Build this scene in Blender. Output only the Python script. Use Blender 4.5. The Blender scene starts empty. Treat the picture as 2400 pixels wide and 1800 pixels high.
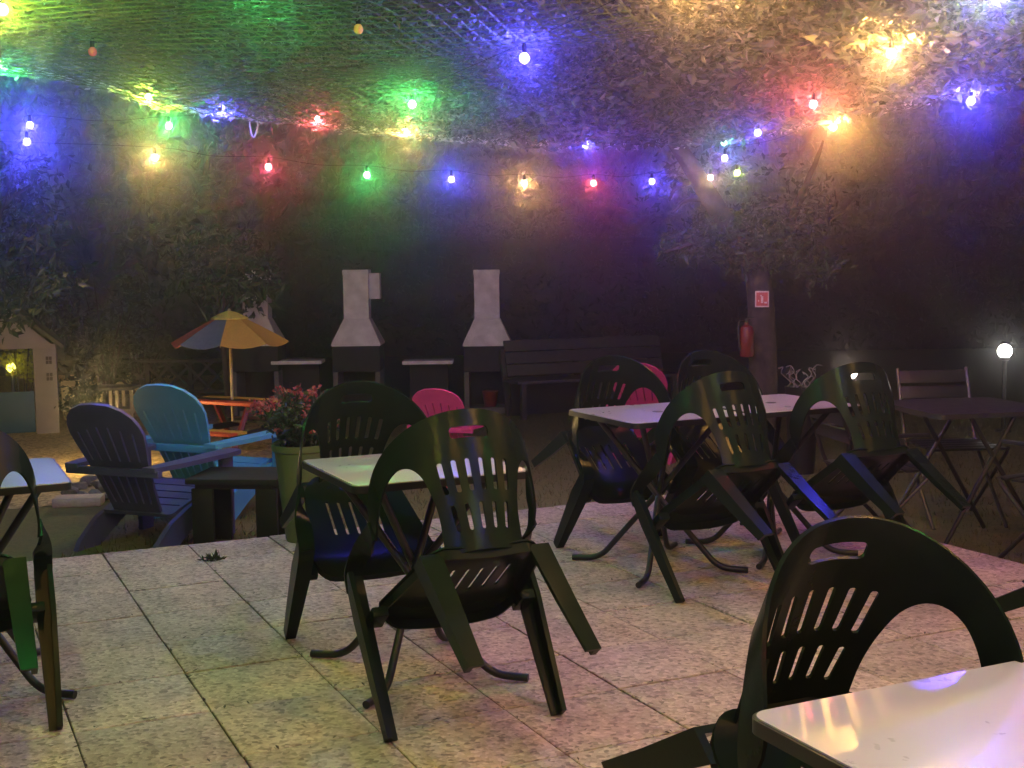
import bpy, bmesh, math, random
from mathutils import Vector, Matrix
from mathutils.geometry import delaunay_2d_cdt
R = math.radians
rnd = random.Random(7)
SC = bpy.context.scene
COL = SC.collection

# ------------------------------------------------------------------ camera
FPX, PITCH, ROLL, CAMH = 2989.9, R(5.446), R(-0.746), 1.40
CAM_M = Matrix.Translation((0, 0, CAMH)) @ Matrix.Rotation(R(90) - PITCH, 4, 'X') @ Matrix.Rotation(ROLL, 4, 'Z')
cd = bpy.data.cameras.new('camera')
cam = bpy.data.objects.new('camera', cd)
COL.objects.link(cam)
cam.matrix_world = CAM_M
cd.sensor_width = 36.0
cd.lens = FPX / 2400 * 36.0
cd.clip_start = 0.05
cd.clip_end = 400
SC.camera = cam


def ray(px, py):
    return (CAM_M.to_3x3() @ Vector(((px - 1200) / FPX, (900 - py) / FPX, -1.0)))


def at_z(px, py, z=0.0):
    d = ray(px, py)
    return Vector((0, 0, CAMH)) + d * ((z - CAMH) / d.z)


def at_y(px, py, y):
    d = ray(px, py)
    return Vector((0, 0, CAMH)) + d * (y / d.y)


TH = R(25.25)
EV = Vector((math.cos(TH), math.sin(TH), 0))
DV = Vector((-math.sin(TH), math.cos(TH), 0))


def ed(e, d, z=0.0):
    return EV * e + DV * d + Vector((0, 0, z))


def at_plane(px, py, axis, val):      # meets a vertical plane of the terrace grid
    d = ray(px, py)
    t = val / d.dot(axis)
    return Vector((0, 0, CAMH)) + d * t


SLAB = 0.4156
E0, DEDGE, EEDGE = 0.4075, 15.53 * 0.4156, 0.4075 + 9.945 * 0.4156
LAWN = -0.12

# ------------------------------------------------------------------ materials


def nodes(name):
    m = bpy.data.materials.new(name)
    m.use_nodes = True
    nt = m.node_tree
    return m, nt, nt.nodes['Principled BSDF']


def mat(name, c1, c2=None, rough=0.5, rvar=0.1, scale=30, bump=0.0, bscale=None, metal=0.0, spec=None, coat=0.0, trans=None, detail=4):
    m, nt, b = nodes(name)
    tc = nt.nodes.new('ShaderNodeTexCoord')
    n = nt.nodes.new('ShaderNodeTexNoise')
    n.inputs['Scale'].default_value = scale
    n.inputs['Detail'].default_value = detail
    nt.links.new(tc.outputs['Object'], n.inputs['Vector'])
    cr = nt.nodes.new('ShaderNodeValToRGB')
    c2 = c2 or tuple(x * 0.75 for x in c1)
    cr.color_ramp.elements[0].position = 0.32
    cr.color_ramp.elements[0].color = (*c2, 1)
    cr.color_ramp.elements[1].position = 0.68
    cr.color_ramp.elements[1].color = (*c1, 1)
    nt.links.new(n.outputs['Fac'], cr.inputs['Fac'])
    nt.links.new(cr.outputs['Color'], b.inputs['Base Color'])
    mr = nt.nodes.new('ShaderNodeMapRange')
    mr.inputs['To Min'].default_value = max(0, rough - rvar)
    mr.inputs['To Max'].default_value = min(1, rough + rvar)
    nt.links.new(n.outputs['Fac'], mr.inputs['Value'])
    nt.links.new(mr.outputs['Result'], b.inputs['Roughness'])
    b.inputs['Metallic'].default_value = metal
    if spec is not None:
        b.inputs['Specular IOR Level'].default_value = spec
    if coat:
        b.inputs['Coat Weight'].default_value = coat
        b.inputs['Coat Roughness'].default_value = 0.2
        b.inputs['Coat IOR'].default_value = 1.55
    if bump:
        n2 = nt.nodes.new('ShaderNodeTexNoise')
        n2.inputs['Scale'].default_value = bscale or scale * 4
        n2.inputs['Detail'].default_value = 3
        nt.links.new(tc.outputs['Object'], n2.inputs['Vector'])
        bp = nt.nodes.new('ShaderNodeBump')
        bp.inputs['Strength'].default_value = bump
        bp.inputs['Distance'].default_value = 0.01
        nt.links.new(n2.outputs['Fac'], bp.inputs['Height'])
        nt.links.new(bp.outputs['Normal'], b.inputs['Normal'])
    return m


def emis(name, col, strength):
    m, nt, b = nodes(name)
    b.inputs['Base Color'].default_value = (0.02, 0.02, 0.02, 1)
    b.inputs['Emission Color'].default_value = (*col, 1)
    b.inputs['Emission Strength'].default_value = strength
    m.cycles.emission_sampling = 'NONE'
    return m


def leaf_mat(name, cols, rough=0.55, trans=0.25):
    """foliage whose colour varies from leaf to leaf"""
    m, nt, b = nodes(name)
    g = nt.nodes.new('ShaderNodeNewGeometry')
    cr = nt.nodes.new('ShaderNodeValToRGB')
    el = cr.color_ramp.elements
    while len(el) < len(cols):
        el.new(0.5)
    for i, c in enumerate(cols):
        el[i].position = i / max(1, len(cols) - 1)
        el[i].color = (*c, 1)
    nt.links.new(g.outputs['Random Per Island'], cr.inputs['Fac'])
    nt.links.new(cr.outputs['Color'], b.inputs['Base Color'])
    b.inputs['Roughness'].default_value = rough
    if trans:
        t = nt.nodes.new('ShaderNodeBsdfTranslucent')
        nt.links.new(cr.outputs['Color'], t.inputs['Color'])
        mx = nt.nodes.new('ShaderNodeMixShader')
        mx.inputs['Fac'].default_value = trans
        nt.links.new(b.outputs['BSDF'], mx.inputs[1])
        nt.links.new(t.outputs['BSDF'], mx.inputs[2])
        nt.links.new(mx.outputs['Shader'], nt.nodes['Material Output'].inputs['Surface'])
    return m


M = {}
M['plastic'] = mat('green black moulded plastic', (0.009, 0.017, 0.011), (0.006, 0.012, 0.008), rough=0.24, rvar=0.05, scale=12, bump=0.05, bscale=60, spec=0.08)
M['plastic2'] = mat('dull dark moulded plastic', (0.016, 0.018, 0.018), (0.010, 0.012, 0.012), rough=0.4, rvar=0.08, scale=10, bump=0.05, bscale=60)
M['laminate'] = mat('white table laminate', (0.64, 0.63, 0.62), (0.56, 0.555, 0.55), rough=0.3, rvar=0.1, scale=3.5, coat=1.0, detail=9)
M['rim'] = mat('dark table edging', (0.012, 0.014, 0.016), rough=0.35, scale=30)
M['tube'] = mat('dark painted steel tube', (0.014, 0.016, 0.018), rough=0.38, scale=25)
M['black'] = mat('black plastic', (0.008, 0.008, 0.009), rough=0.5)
M['blue'] = mat('sky blue resin', (0.09, 0.34, 0.60), (0.07, 0.28, 0.52), rough=0.4, scale=9, bump=0.05)
M['purple'] = mat('violet blue resin', (0.085, 0.085, 0.21), (0.06, 0.06, 0.16), rough=0.4, scale=9, bump=0.05)
M['pink'] = mat('pink resin', (0.72, 0.07, 0.26), (0.6, 0.05, 0.21), rough=0.4, scale=9, bump=0.05)
M['magenta'] = mat('dusky pink resin', (0.50, 0.035, 0.16), (0.4, 0.03, 0.12), rough=0.45, scale=9, bump=0.05)
M['white_stone'] = mat('white painted concrete', (0.84, 0.80, 0.83), (0.60, 0.56, 0.58), rough=0.75, scale=9, bump=0.25, bscale=90)
M['dark_stone'] = mat('soot and shade dark concrete', (0.03, 0.027, 0.03), (0.015, 0.014, 0.015), rough=0.85, scale=14, bump=0.3, bscale=70)
M['grey_stone'] = mat('grey concrete', (0.16, 0.15, 0.15), (0.11, 0.10, 0.10), rough=0.85, scale=14, bump=0.3, bscale=70)
M['wood_dark'] = mat('weathered grey timber', (0.06, 0.052, 0.055), (0.035, 0.03, 0.034), rough=0.75, scale=12, bump=0.2)
M['wood_black'] = mat('black stained timber', (0.013, 0.011, 0.012), rough=0.6, scale=12, bump=0.2)
M['wood_pale'] = mat('pale timber', (0.50, 0.40, 0.24), (0.40, 0.31, 0.18), rough=0.7, scale=12, bump=0.2)
M['lattice'] = mat('dark trellis timber', (0.06, 0.048, 0.042), rough=0.75, scale=20)
M['cream'] = mat('cream house plastic', (0.34, 0.29, 0.28), (0.28, 0.235, 0.225), rough=0.6, scale=6, bump=0.1)
M['teal'] = mat('teal house plastic', (0.02, 0.10, 0.16), (0.016, 0.08, 0.13), rough=0.55, scale=6)
M['roof'] = mat('brown roof plastic', (0.10, 0.085, 0.05), (0.07, 0.06, 0.035), rough=0.7, scale=10, bump=0.2)
M['shutter'] = mat('brown window plastic', (0.06, 0.035, 0.025), rough=0.6)
M['red'] = mat('red paint', (0.17, 0.014, 0.013), (0.13, 0.010, 0.010), rough=0.4)
M['orange'] = mat('orange paint', (0.75, 0.12, 0.04), (0.65, 0.10, 0.03), rough=0.5, scale=14)
M['yellow'] = mat('yellow paint', (0.75, 0.50, 0.08), (0.65, 0.42, 0.06), rough=0.5, scale=14)
M['amber_cloth'] = mat('ochre parasol cloth', (0.62, 0.33, 0.05), (0.55, 0.28, 0.04), rough=0.85, scale=40, bump=0.1, bscale=200)
M['red_cloth'] = mat('red parasol cloth', (0.70, 0.10, 0.06), rough=0.85, scale=40, bump=0.1, bscale=200)
M['grey_cloth'] = mat('grey blue parasol cloth', (0.16, 0.17, 0.22), rough=0.85, scale=40, bump=0.1, bscale=200)
M['yellow_cloth'] = mat('yellow parasol cloth', (0.85, 0.60, 0.10), rough=0.85, scale=40, bump=0.1, bscale=200)
M['pole'] = mat('pale parasol pole', (0.50, 0.40, 0.20), rough=0.5)
M['pot'] = mat('olive green planter', (0.11, 0.145, 0.05), (0.09, 0.12, 0.04), rough=0.5, scale=6, bump=0.05)
M['soil'] = mat('dark potting soil', (0.03, 0.022, 0.016), rough=0.95, scale=60, bump=0.6)
M['bark'] = mat('rough bark', (0.075, 0.055, 0.048), (0.025, 0.018, 0.017), rough=0.9, scale=16, bump=0.9, bscale=34)
M['rock'] = mat('dark field stone', (0.20, 0.19, 0.20), (0.08, 0.08, 0.09), rough=0.85, scale=18, bump=0.5)
M['sandstone'] = mat('pale stone slab', (0.50, 0.42, 0.34), (0.38, 0.31, 0.25), rough=0.85, scale=18, bump=0.4)
M['steel'] = mat('grey painted metal', (0.07, 0.07, 0.075), rough=0.35, metal=0.6, scale=20)
M['sign_red'] = mat('sign red', (0.55, 0.05, 0.05), rough=0.45)
M['sign_white'] = mat('sign white', (0.75, 0.62, 0.60), rough=0.45)
M['cable'] = mat('black rubber cable', (0.004, 0.004, 0.004), rough=0.9, spec=0.05)
M['fringe'] = mat('bulb lit rope hem', (0.55, 0.55, 0.52), rough=0.7, scale=40)  # pale tone holds the bulb light caught by the hem
M['twig'] = mat('pale dry twig', (0.30, 0.24, 0.22), rough=0.8)
M['net_sheet'] = mat('dark shade cloth', (0.055, 0.062, 0.05), (0.03, 0.035, 0.028), rough=0.8, scale=5, bump=0.5, bscale=70, detail=8)
M['strand'] = mat('green net cord', (0.10, 0.13, 0.05), rough=0.7)
M['flake'] = leaf_mat('camouflage leaf cloth', [(0.05, 0.065, 0.05), (0.085, 0.10, 0.075), (0.12, 0.13, 0.11), (0.06, 0.075, 0.055), (0.19, 0.20, 0.17)], rough=0.5, trans=0.2)
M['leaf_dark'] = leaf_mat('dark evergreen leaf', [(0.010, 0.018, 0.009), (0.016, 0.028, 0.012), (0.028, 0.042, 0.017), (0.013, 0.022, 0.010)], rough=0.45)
M['leaf_mid'] = leaf_mat('broad green leaf', [(0.016, 0.03, 0.012), (0.03, 0.05, 0.018), (0.05, 0.075, 0.028), (0.02, 0.036, 0.013)], rough=0.45)
M['leaf_grey'] = leaf_mat('grey green leaf', [(0.03, 0.045, 0.025), (0.06, 0.08, 0.045), (0.045, 0.06, 0.032)], rough=0.5)
M['leaf_lime'] = leaf_mat('lime leaf', [(0.35, 0.38, 0.03), (0.5, 0.5, 0.05), (0.25, 0.30, 0.03)], rough=0.5)
M['petal'] = leaf_mat('red flower petal', [(0.28, 0.02, 0.035), (0.42, 0.05, 0.06), (0.55, 0.18, 0.16), (0.24, 0.015, 0.025)], rough=0.6)
M['blade'] = leaf_mat('lawn grass blade', [(0.08, 0.095, 0.025), (0.14, 0.135, 0.04), (0.19, 0.16, 0.06), (0.09, 0.12, 0.03)], rough=0.7)
M['amber_glass'] = mat('unlit amber glass', (0.75, 0.38, 0.10), rough=0.2)
M['red_glass'] = mat('unlit red glass', (0.75, 0.10, 0.10), rough=0.2)


def paving_mat():
    m, nt, b = nodes('exposed aggregate paving')
    tc = nt.nodes.new('ShaderNodeTexCoord')
    L = nt.links.new

    def noise(s, d=4, r=0.6):
        n = nt.nodes.new('ShaderNodeTexNoise')
        n.inputs['Scale'].default_value = s
        n.inputs['Detail'].default_value = d
        n.inputs['Roughness'].default_value = r
        L(tc.outputs['Object'], n.inputs['Vector'])
        return n
    fine = nt.nodes.new('ShaderNodeTexVoronoi')
    fine.inputs['Scale'].default_value = 70
    L(tc.outputs['Object'], fine.inputs['Vector'])
    cr = nt.nodes.new('ShaderNodeValToRGB')
    e = cr.color_ramp.elements
    e[0].position, e[0].color = 0.0, (0.25, 0.20, 0.16, 1)
    e[1].position, e[1].color = 1.0, (0.72, 0.605, 0.50, 1)
    x = e.new(0.3)
    x.color = (0.49, 0.405, 0.33, 1)
    x = e.new(0.75)
    x.color = (0.59, 0.49, 0.40, 1)
    sep = nt.nodes.new('ShaderNodeSeparateColor')
    L(fine.outputs['Color'], sep.inputs['Color'])
    L(sep.outputs['Red'], cr.inputs['Fac'])
    g = nt.nodes.new('ShaderNodeNewGeometry')
    # slab to slab tone and worn stains
    n2 = noise(2.3, 6)
    mr = nt.nodes.new('ShaderNodeMapRange')
    mr.inputs['From Min'].default_value = 0.3
    mr.inputs['From Max'].default_value = 0.7
    mr.inputs['To Min'].default_value = 0.64
    mr.inputs['To Max'].default_value = 0.96
    L(n2.outputs['Fac'], mr.inputs['Value'])
    mr2 = nt.nodes.new('ShaderNodeMapRange')
    mr2.inputs['To Min'].default_value = 0.88
    mr2.inputs['To Max'].default_value = 1.08
    L(g.outputs['Random Per Island'], mr2.inputs['Value'])
    mu = nt.nodes.new('ShaderNodeMath')
    mu.operation = 'MULTIPLY'
    L(mr.outputs['Result'], mu.inputs[0])
    L(mr2.outputs['Result'], mu.inputs[1])
    n3 = noise(9, 8, 0.75)
    cr3 = nt.nodes.new('ShaderNodeValToRGB')
    cr3.color_ramp.elements[0].position = 0.36
    cr3.color_ramp.elements[0].color = (0.45, 0.42, 0.40, 1)
    cr3.color_ramp.elements[1].position = 0.52
    cr3.color_ramp.elements[1].color = (1, 1, 1, 1)
    L(n3.outputs['Fac'], cr3.inputs['Fac'])
    mx = nt.nodes.new('ShaderNodeMix')
    mx.data_type = 'RGBA'
    mx.blend_type = 'MULTIPLY'
    mx.inputs['Factor'].default_value = 0.4
    L(cr.outputs['Color'], mx.inputs['A'])
    L(cr3.outputs['Color'], mx.inputs['B'])
    sc = nt.nodes.new('ShaderNodeVectorMath')
    sc.operation = 'SCALE'
    L(mx.outputs['Result'], sc.inputs[0])
    L(mu.outputs['Value'], sc.inputs['Scale'])
    L(sc.outputs['Vector'], b.inputs['Base Color'])
    b.inputs['Roughness'].default_value = 0.8
    bp = nt.nodes.new('ShaderNodeBump')
    bp.inputs['Strength'].default_value = 0.5
    bp.inputs['Distance'].default_value = 0.004
    L(fine.outputs['Distance'], bp.inputs['Height'])
    L(bp.outputs['Normal'], b.inputs['Normal'])
    return m


def ground_mat(name, cols, scale, bump=0.6, vor=None):
    m, nt, b = nodes(name)
    L = nt.links.new
    tc = nt.nodes.new('ShaderNodeTexCoord')
    n = nt.nodes.new('ShaderNodeTexNoise')
    n.inputs['Scale'].default_value = scale
    n.inputs['Detail'].default_value = 8
    n.inputs['Roughness'].default_value = 0.7
    L(tc.outputs['Object'], n.inputs['Vector'])
    src = n.outputs['Fac']
    if vor:
        v = nt.nodes.new('ShaderNodeTexVoronoi')
        v.inputs['Scale'].default_value = vor
        L(tc.outputs['Object'], v.inputs['Vector'])
        sp = nt.nodes.new('ShaderNodeSeparateColor')
        L(v.outputs['Color'], sp.inputs['Color'])
        src = sp.outputs['Green']
    cr = nt.nodes.new('ShaderNodeValToRGB')
    el = cr.color_ramp.elements
    while len(el) < len(cols):
        el.new(0.5)
    for i, c in enumerate(cols):
        el[i].position = 0.25 + 0.5 * i / (len(cols) - 1) if not vor else i / (len(cols) - 1)
        el[i].color = (*c, 1)
    L(src, cr.inputs['Fac'])
    L(cr.outputs['Color'], b.inputs['Base Color'])
    b.inputs['Roughness'].default_value = 0.95
    bp = nt.nodes.new('ShaderNodeBump')
    bp.inputs['Strength'].default_value = bump
    bp.inputs['Distance'].default_value = 0.02
    L(v.outputs['Distance'] if vor else n.outputs['Fac'], bp.inputs['Height'])
    L(bp.outputs['Normal'], b.inputs['Normal'])
    return m


M['paving'] = paving_mat()
M['lawn'] = ground_mat('worn night lawn', [(0.06, 0.065, 0.022), (0.13, 0.125, 0.04), (0.17, 0.145, 0.06)], 26)
M['gravel'] = ground_mat('yellow gravel', [(0.22, 0.16, 0.07), (0.45, 0.34, 0.15), (0.60, 0.47, 0.24), (0.34, 0.25, 0.10)], 20, vor=34)
M['jointsand'] = ground_mat('dark joint soil', [(0.02, 0.016, 0.012), (0.045, 0.035, 0.026)], 40)

# ------------------------------------------------------------------ mesh helpers


def tag(o, label=None, cat=None, group=None, kind=None):
    if label:
        o['label'] = label
    if cat:
        o['category'] = cat
    if group:
        o['group'] = group
    if kind:
        o['kind'] = kind
    return o


def empty(name, loc=(0, 0, 0), rz=0.0, label=None, cat=None, group=None):
    o = bpy.data.objects.new(name, None)
    o.empty_display_size = 0.1
    COL.objects.link(o)
    o.location = loc
    o.rotation_euler = (0, 0, rz)
    tag(o, label, cat, group)
    return o


def obj(name, bm, m, parent=None, smooth=True, sharp=38):
    me = bpy.data.meshes.new(name)
    bmesh.ops.recalc_face_normals(bm, faces=bm.faces)
    if smooth:
        for f in bm.faces:
            f.smooth = True
        lim = R(sharp)
        for e in bm.edges:
            if len(e.link_faces) == 2:
                if e.calc_face_angle(0) > lim:
                    e.smooth = False
    bm.to_mesh(me)
    bm.free()
    for x in (m if isinstance(m, (list, tuple)) else [m]):
        me.materials.append(x)
    o = bpy.data.objects.new(name, me)
    COL.objects.link(o)
    if parent:
        o.parent = parent
    return o


def raw(name, verts, faces, m, parent=None):
    me = bpy.data.meshes.new(name)
    me.from_pydata(verts, [], faces)
    me.materials.append(m)
    o = bpy.data.objects.new(name, me)
    COL.objects.link(o)
    if parent:
        o.parent = parent
    return o


def copy_tree(o, parent=None):
    c = o.copy()
    COL.objects.link(c)
    if parent is not None:
        c.parent = parent
    for ch in list(o.children):
        copy_tree(ch, c)
    return c


def BM():
    return bmesh.new()


def box(bm, c, s, rot=None, bev=0.0):
    g = bmesh.ops.create_cube(bm, size=1.0)
    vs = g['verts']
    for v in vs:
        v.co = Vector((v.co.x * s[0], v.co.y * s[1], v.co.z * s[2]))
    if bev:
        es = list({e for v in vs for e in v.link_edges})
        r = bmesh.ops.bevel(bm, geom=es, offset=bev, segments=2, affect='EDGES', profile=0.6)
        vs = list({v for f in r['faces'] for v in f.verts} | {v for v in vs if v.is_valid})
    mtx = Matrix.Translation(c) @ (rot.to_4x4() if rot else Matrix.Identity(4))
    for v in vs:
        v.co = mtx @ v.co
    return vs


def tube(bm, pts, rad, seg=8, cap=True):
    pts = [Vector(p) for p in pts]
    n = len(pts)
    rads = rad if isinstance(rad, (list, tuple)) else [rad] * n
    rings = []
    up = None
    for i, p in enumerate(pts):
        t = (pts[min(i + 1, n - 1)] - pts[max(i - 1, 0)]).normalized()
        if up is None:
            up = Vector((0, 0, 1)) if abs(t.z) < 0.9 else Vector((1, 0, 0))
        a = t.cross(up)
        if a.length < 1e-5:
            a = t.orthogonal()
        a.normalize()
        b = a.cross(t).normalized()
        up = b
        rings.append([bm.verts.new(p + (a * math.cos(2 * math.pi * k / seg) + b * math.sin(2 * math.pi * k / seg)) * rads[i]) for k in range(seg)])
    for i in range(n - 1):
        for k in range(seg):
            bm.faces.new((rings[i][k], rings[i][(k + 1) % seg], rings[i + 1][(k + 1) % seg], rings[i + 1][k]))
    if cap:
        bm.faces.new(rings[0])
        bm.faces.new(list(reversed(rings[-1])))


def smooth_path(pts, n=6):
    P = [Vector(p) for p in pts]
    out = []
    for i in range(len(P) - 1):
        p0, p1, p2, p3 = P[max(i - 1, 0)], P[i], P[i + 1], P[min(i + 2, len(P) - 1)]
        for k in range(n):
            t = k / n
            out.append(0.5 * ((2 * p1) + (p2 - p0) * t + (2 * p0 - 5 * p1 + 4 * p2 - p3) * t * t + (3 * p1 - p0 - 3 * p2 + p3) * t ** 3))
    out.append(P[-1])
    return out


def round_corners(pts, r, seg=5):
    """polyline with its inner corners rounded"""
    P = [Vector(p) for p in pts]
    out = [P[0]]
    for i in range(1, len(P) - 1):
        a, b, c = P[i - 1], P[i], P[i + 1]
        d1, d2 = (a - b), (c - b)
        rr = min(r, d1.length * 0.45, d2.length * 0.45)
        s, e = b + d1.normalized() * rr, b + d2.normalized() * rr
        for k in range(seg + 1):
            t = k / seg
            out.append(s * (1 - t) ** 2 + b * 2 * t * (1 - t) + e * t * t)
    out.append(P[-1])
    return out


def lathe(bm, prof, seg=20, c=(0, 0, 0)):
    c = Vector(c)
    rings = []
    for r, z in prof:
        if r < 1e-5:
            rings.append([bm.verts.new(c + Vector((0, 0, z)))])
        else:
            rings.append([bm.verts.new(c + Vector((r * math.cos(2 * math.pi * k / seg), r * math.sin(2 * math.pi * k / seg), z))) for k in range(seg)])
    for a, b in zip(rings, rings[1:]):
        for k in range(seg):
            k2 = (k + 1) % seg
            if len(a) == 1 and len(b) == 1:
                continue
            if len(a) == 1:
                bm.faces.new((a[0], b[k], b[k2]))
            elif len(b) == 1:
                bm.faces.new((a[k], a[k2], b[0]))
            else:
                bm.faces.new((a[k], a[k2], b[k2], b[k]))
    for r_ in (rings[0], rings[-1]):
        if len(r_) > 2:
            try:
                bm.faces.new(r_)
            except ValueError:
                pass


def prism(bm, poly, fn, t0, t1):
    """closed 2d outline pushed from t0 to t1; fn(u, v, t) -> point"""
    a = [bm.verts.new(fn(u, v, t0)) for u, v in poly]
    b = [bm.verts.new(fn(u, v, t1)) for u, v in poly]
    n = len(poly)
    bm.faces.new(a)
    bm.faces.new(list(reversed(b)))
    for i in range(n):
        bm.faces.new((a[i], b[i], b[(i + 1) % n], a[(i + 1) % n]))


def resample(poly, h, closed=True):
    out = []
    n = len(poly)
    for i in range(n if closed else n - 1):
        a, b = Vector(poly[i]), Vector(poly[(i + 1) % n])
        k = max(1, int(math.ceil((b - a).length / h)))
        for j in range(k):
            out.append(tuple(a.lerp(b, j / k)))
    return out


def inside(p, poly):
    x, y = p
    c = False
    n = len(poly)
    j = n - 1
    for i in range(n):
        xi, yi = poly[i]
        xj, yj = poly[j]
        if (yi > y) != (yj > y) and x < (xj - xi) * (y - yi) / (yj - yi) + xi:
            c = not c
        j = i
    return c


def near(p, poly, d):
    for q in poly:
        if abs(q[0] - p[0]) < d and abs(q[1] - p[1]) < d:
            return True
    return False


def shell(outer, holes, fn, thick, h=0.025, bulge=None):
    """a moulded sheet: flat outline with holes, bent by fn(u, v) and given thickness"""
    outer = resample(outer, h)
    holes = [resample(x, h) for x in holes]
    pts = [Vector(p) for p in outer]
    edges = [(i, (i + 1) % len(outer)) for i in range(len(outer))]
    for hl in holes:
        s = len(pts)
        pts += [Vector(p) for p in hl]
        edges += [(s + i, s + (i + 1) % len(hl)) for i in range(len(hl))]
    us = [p[0] for p in outer]
    vs = [p[1] for p in outer]
    u = min(us) + h * 0.5
    while u < max(us):
        v = min(vs) + h * 0.5
        while v < max(vs):
            p = (u, v)
            if inside(p, outer) and not near(p, outer, h * 0.45) and not any(inside(p, x) or near(p, x, h * 0.45) for x in holes):
                pts.append(Vector(p))
            v += h
        u += h
    vo, eo, fo, *_ = delaunay_2d_cdt(pts, edges, [], 0, 1e-6)
    bm = BM()
    V = [bm.verts.new(fn(p.x, p.y)) for p in vo]
    for f in fo:
        c = (sum(vo[i].x for i in f) / len(f), sum(vo[i].y for i in f) / len(f))
        if inside(c, outer) and not any(inside(c, x) for x in holes):
            try:
                bm.faces.new([V[i] for i in f])
            except ValueError:
                pass
    for v in [v for v in bm.verts if not v.link_faces]:
        bm.verts.remove(v)
    bmesh.ops.recalc_face_normals(bm, faces=bm.faces)
    bmesh.ops.solidify(bm, geom=list(bm.faces), thickness=thick)
    return bm


def rrect(cx, cy, hx, hy, r, seg=4, skew=0.0):
    out = []
    for sx, sy, a0 in ((1, 1, 0), (-1, 1, 90), (-1, -1, 180), (1, -1, 270)):
        for k in range(seg + 1):
            a = R(a0 + 90 * k / seg)
            x, y = sx * (hx - r) + r * math.cos(a), sy * (hy - r) + r * math.sin(a)
            out.append((cx + x + skew * y, cy + y))
    return out


def sweep(bm, frames):
    """frames: list of closed rings (lists of points) joined end to end and capped"""
    rings = [[bm.verts.new(p) for p in fr] for fr in frames]
    n = len(rings[0])
    for a, b in zip(rings, rings[1:]):
        for k in range(n):
            bm.faces.new((a[k], a[(k + 1) % n], b[(k + 1) % n], b[k]))
    bm.faces.new(rings[0])
    bm.faces.new(list(reversed(rings[-1])))


def leaves(n, pos_fn, size, up=0.0, fold=0.25, asp=0.45):
    """n separate folded leaves; returns verts, faces"""
    V, F = [], []
    for _ in range(n):
        p = pos_fn()
        if p is None:
            continue
        s = size * rnd.uniform(0.6, 1.3)
        d = Vector((rnd.gauss(0, 1), rnd.gauss(0, 1), rnd.gauss(0, 1) - up)).normalized()
        w = d.cross(Vector((rnd.gauss(0, 1), rnd.gauss(0, 1), rnd.gauss(0, 1)))).normalized()
        nn = d.cross(w)
        i = len(V)
        m = p + d * s * 0.45
        V += [p, m + w * s * asp * 0.5 + nn * s * fold * 0.4, p + d * s, m - w * s * asp * 0.5 + nn * s * fold * 0.4]
        F += [(i, i + 1, i + 2), (i, i + 2, i + 3)]
    return V, F


# ------------------------------------------------------------------ setting
def sheet(name, pts, z, m, kind='structure'):
    bm = BM()
    bm.faces.new([bm.verts.new((p[0], p[1], z)) for p in pts])
    return tag(obj(name, bm, m), kind=kind)


# lawn: one sheet to the horizon, gently uneven
bm = BM()
bmesh.ops.create_grid(bm, x_segments=60, y_segments=60, size=90)
for v in bm.verts:
    v.co.z = LAWN
tag(obj('lawn', bm, M['lawn']), kind='structure')

# terrace: laid slabs on a dark joint bed
e_lo, d_lo = E0 - 6 * SLAB, DEDGE - 22 * SLAB
e_hi = EEDGE
ne, nd = 16, 22
bm = BM()
for i in range(ne):
    for j in range(nd):
        ce, cdv = e_hi - SLAB * (i + 0.5), DEDGE - SLAB * (j + 0.5)
        wob = Vector((rnd.uniform(-.0015, .0015), rnd.uniform(-.0015, .0015), 0))
        rot = Matrix.Rotation(TH + R(rnd.uniform(-0.25, 0.25)), 3, 'Z') @ Matrix.Rotation(R(rnd.uniform(-0.25, 0.25)), 3, 'X') @ Matrix.Rotation(R(rnd.uniform(-0.25, 0.25)), 3, 'Y')
        box(bm, ed(ce, cdv, -0.02 + rnd.uniform(-.0015, .0015)) + wob, (SLAB - 0.004 - rnd.uniform(0, .003), SLAB - 0.004 - rnd.uniform(0, .003), 0.04), rot, 0.004)
tag(obj('terrace', bm, M['paving'], sharp=60), kind='structure')
bm = BM()
box(bm, ed(e_hi - ne * SLAB / 2, DEDGE - nd * SLAB / 2, -0.077), (ne * SLAB - 0.02, nd * SLAB - 0.02, 0.14), Matrix.Rotation(TH, 3, 'Z'))
tag(obj('terrace_bed', bm, M['jointsand'], smooth=False), kind='structure')

# gravel play area on the left, 4 mm above the lawn
gp = [at_z(20, 1190, LAWN), at_z(700, 1150, LAWN), at_z(760, 1060, LAWN), at_z(700, 880, LAWN), at_z(-300, 880, LAWN), at_z(-500, 1190, LAWN)]
bm = BM()
ring = []
P2 = [Vector((p.x, p.y, 0)) for p in gp]
for i in range(len(P2)):
    for k in range(6):
        p = P2[i].lerp(P2[(i + 1) % len(P2)], k / 6)
        ring.append(bm.verts.new((p.x + rnd.uniform(-.08, .08), p.y + rnd.uniform(-.08, .08), LAWN + 0.004)))
bm.faces.new(ring)
tag(obj('gravel_path', bm, M['gravel'], smooth=False), kind='structure')

# grass blades on the near lawn


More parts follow.
